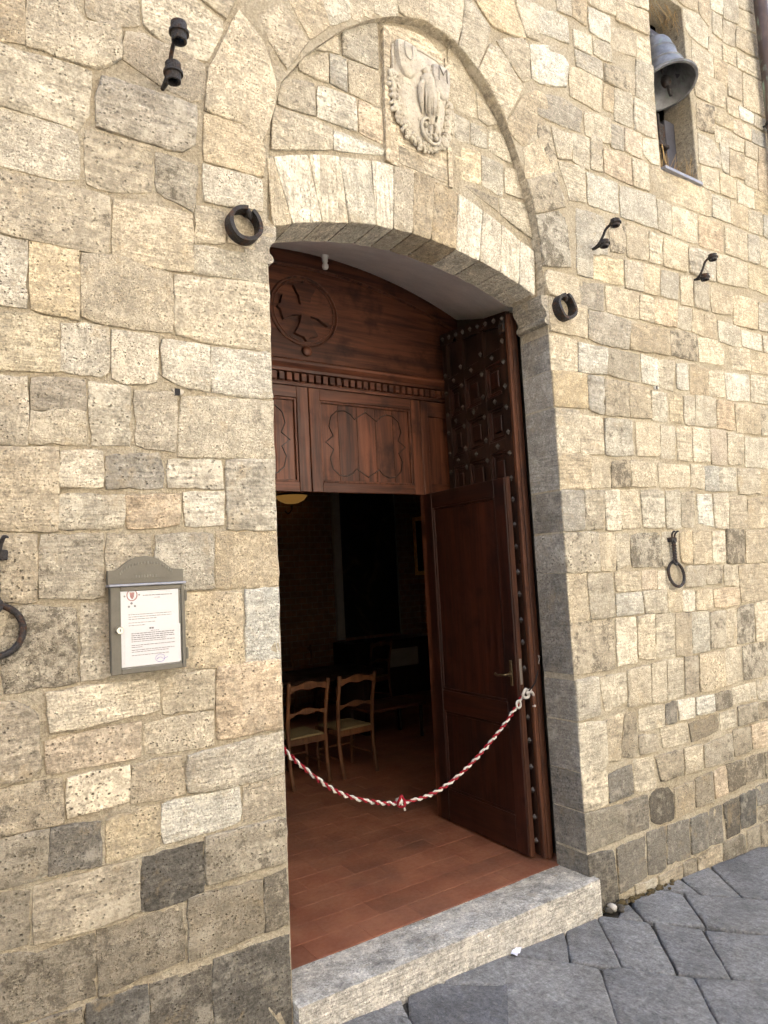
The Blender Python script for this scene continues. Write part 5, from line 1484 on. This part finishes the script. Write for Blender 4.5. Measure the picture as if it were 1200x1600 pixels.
# ---------------------------------------------------------------- rainwater pipe
t = empty('drainpipe', (5.40, -.075, 3.2), 0, 'patinated copper drainpipe at the upper right edge', 'drainpipe')
for k, (z0, z1) in enumerate(((-.6, 1.05), (1.0, 2.22), (2.16, 5.2))):
    m = MB(); m.lathe([(.047, z0), (.047, z1-.06), (.051, z1-.05), (.051, z1), (.045, z1)], n=20); m.build('pipe_length', MPIPE, t, True, 40)
for z in (.62, 1.62, 3.3):
    m = MB(); m.lathe([(.0485, z-.012), (.054, z-.012), (.054, z+.012), (.0485, z+.012)], n=20).tube([(-.02, .04, z), (-.03, .085, z)], .008, 6); m.build('bracket', MI, t, True, 40)

# ---------------------------------------------------------------- street
gz = lambda x, y: -.075-.036*x - .006*y
PAVE = empty('pavement', (3, -1, -.2), kind='structure')
m = MB(); v = []
for x in (-30, 40):
    for y in (.21, -40): v.append((x-3, y+1, gz(x, y)+.2-.024 ))
m.add(v, [(0, 1, 3, 2)]); m.build('joint_bed', MSOIL, PAVE)
PVC = {'a': (.222, .219, .215), 'b': (.192, .190, .188), 'c': (.25, .243, .233), 'd': (.150, .150, .154)}
rp = random.Random(21)
def paver(poly, code):
    A = sum(poly[i][0]*poly[(i+1) % len(poly)][1]-poly[(i+1) % len(poly)][0]*poly[i][1] for i in range(len(poly)))
    if A < 0: poly = poly[::-1]
    lp = loop_points(poly, .07); lp = [[.94*p[0]+.03*(lp[i-1][0]+lp[(i+1) % len(lp)][0]), .94*p[1]+.03*(lp[i-1][1]+lp[(i+1) % len(lp)][1])] for i, p in enumerate(lp)]
    n = len(lp); cx = sum(p[0] for p in lp)/n; cy = sum(p[1] for p in lp)/n; N = []
    for i in range(n):
        a = lp[i-1]; b = lp[(i+1) % n]; dx, dz = b[0]-a[0], b[1]-a[1]; l = math.hypot(dx, dz) or 1; N.append((-dz/l, dx/l))
    lp = [[p[0]+N[i][0]*(-.0070+abs(rp.gauss(0, .0045))), p[1]+N[i][1]*(-.0070+abs(rp.gauss(0, .0045)))] for i, p in enumerate(lp)]
    tx, tyy, h0 = rp.gauss(0, .006), rp.gauss(0, .006), rp.uniform(-.003, .003)
    def zz_(x, y): return gz(x, y)+h0+(x-cx)*tx+(y-cy)*tyy+noise.noise(Vector((x*6, y*6, 2)))*.004+noise.noise(Vector((x*18, y*18, 5)))*.002
    rings = [[(p[0], p[1], gz(*p)-.03) for p in lp], [(p[0], p[1], zz_(*p)-.008) for p in lp]]
    for d, dz in ((.004, -.0025), (.012, 0)):
        q = [(p[0]+N[i][0]*d, p[1]+N[i][1]*d) for i, p in enumerate(lp)]; rings.append([(a, b, zz_(a, b)+dz) for a, b in q])
    for s in (.66, .33): q = [(cx+(p[0]-cx)*s, cy+(p[1]-cy)*s) for p in lp]; rings.append([(a, b, zz_(a, b)) for a, b in q])
    vs = [w for r_ in rings for w in r_]; fs = [(k*n+i, k*n+(i+1) % n, (k+1)*n+(i+1) % n, (k+1)*n+i) for k in range(len(rings)-1) for i in range(n)]
    vs.append((cx, cy, zz_(cx, cy))); k = (len(rings)-1)*n; fs += [(k+i, k+(i+1) % n, len(vs)-1) for i in range(n)]
    cz = gz(cx, cy)
    o = mesh('paving_stone', [(x-cx, y-cy, z-cz) for x, y, z in vs], fs, MPAV, PAVE, True, 50, loc=(cx-3, cy+1, cz+.2), fix=False)
    c = PVC[code]; f = rp.uniform(.88, 1.12); set_attr(o.data, (c[0]*f, c[1]*f, c[2]*f), 0, rp.random()); return o
pv = parse(PAVERS); pb = []
for code, poly in pv:
    paver(poly, code); pb.append((min(p[0] for p in poly), max(p[0] for p in poly), min(p[1] for p in poly), max(p[1] for p in poly)))
def pxg(x, y):
    v = Vector((x, y+2.56, gz(x, y)-1.58)); d = v.dot(fwd)
    return (600+1100*v.dot(rgt)/d, 800-1100*v.dot(up)/d) if d > .05 else (-9999, -9999)
ang = math.radians(-8); yr = -4.2
while yr < .1:
    h = rp.uniform(.30, .42); x = -1.6+rp.random()*.3
    while x < 8.2:
        w = rp.uniform(.35, .62); q = [(x+a*w, yr+b*h) for a, b in ((0, 0), (1, 0), (1, 1), (0, 1))]
        q = [(a+.10*(b+2), min(b, -.012 if not (1.1 < a < 2.95) else -.055)) for a, b in q]
        P = [pxg(*c) for c in q]+[pxg(sum(c[0] for c in q)/4, sum(c[1] for c in q)/4)]
        bb = (min(c[0] for c in q), max(c[0] for c in q), min(c[1] for c in q), max(c[1] for c in q))
        if not any(-10 < u < 1210 and 0 < v_ < 1610 for u, v_ in P) and bb[3]-bb[2] > .12 and not any(bb[0] < b[1]-.02 and bb[1] > b[0]+.02 and bb[2] < b[3]-.02 and bb[3] > b[2]+.02 for b in pb):
            paver(q, rp.choice('aabbc'))
        x += w
    yr += h
# rubble and moss caught where step, wall and street meet
RUB = ['dark earthy rubble lump right at the end of the doorstep', 'largest pale rubble lump beside the doorstep end', 'third earthy rubble stone along the foot of the right wall', 'brown mossy rubble lump farther along the right wall foot', 'small earthy rubble stone past the brown mossy lump', 'tiny earthy rubble stone lying out on the paving', 'last small mossy crumb along the right wall foot']
for i, (x, y, s) in enumerate(((2.93, -.045, .020), (2.965, -.035, .026), (3.005, -.05, .018), (3.04, -.03, .022), (3.075, -.035, .015), (2.985, -.075, .012), (3.13, -.025, .013))):
    t = MB(); sphere(t, (0, 0, 0), s, 8, 6, (1.3, 1, .7))
    t.v = [tuple(Vector(p)*(1+.35*noise.noise(Vector(p)*60+Vector((i*9, 0, 0))))) for p in t.v]
    o = t.build('rubble_stone', MMOSS if i in (3, 6) else MSOIL if i in (0, 2, 4, 5) else MRELD, loc=(x, y, gz(x, y)+s*.45), rot=(.3*i, .2, i), smooth=True)
    tag(o, RUB[i], 'rubble', 'rubble at the end of the doorstep')
m = MB(); rr = random.Random(14)
for i in range(70):
    x = rr.uniform(2.90, 3.5); y = -.010-abs(rr.gauss(0, .015)); sphere(m, (x, y, gz(x, y)+rr.uniform(-.004, .008)), rr.uniform(.005, .014), 6, 4, (1.3, 1, .7))
o = m.build('moss', MMOSS); tag(o, 'crumbs of moss and grit along the foot of the right wall', 'moss', kind='stuff')
m = MB(); n = 5
vs = [(.035*(i/n-.5)*2, .018*(j/2-.5)*2, .006+.006*math.sin(i*1.7+j)) for i in range(n+1) for j in range(3)]
vs += [(x, y, z-.0012) for x, y, z in vs]; q = 3*(n+1)
fs = [(i*3+j, i*3+3+j, i*3+4+j, i*3+1+j) for i in range(n) for j in range(2)]+[(q+i*3+j, q+i*3+1+j, q+i*3+4+j, q+i*3+3+j) for i in range(n) for j in range(2)]
o = mesh('paper_scrap', vs, fs, MPAP, None, True, loc=(SCRAP[0], SCRAP[1], gz(*SCRAP)+.004), rot=(0, 0, .5)); tag(o, 'crumpled white paper scrap on the paving by the doorstep', 'litter')
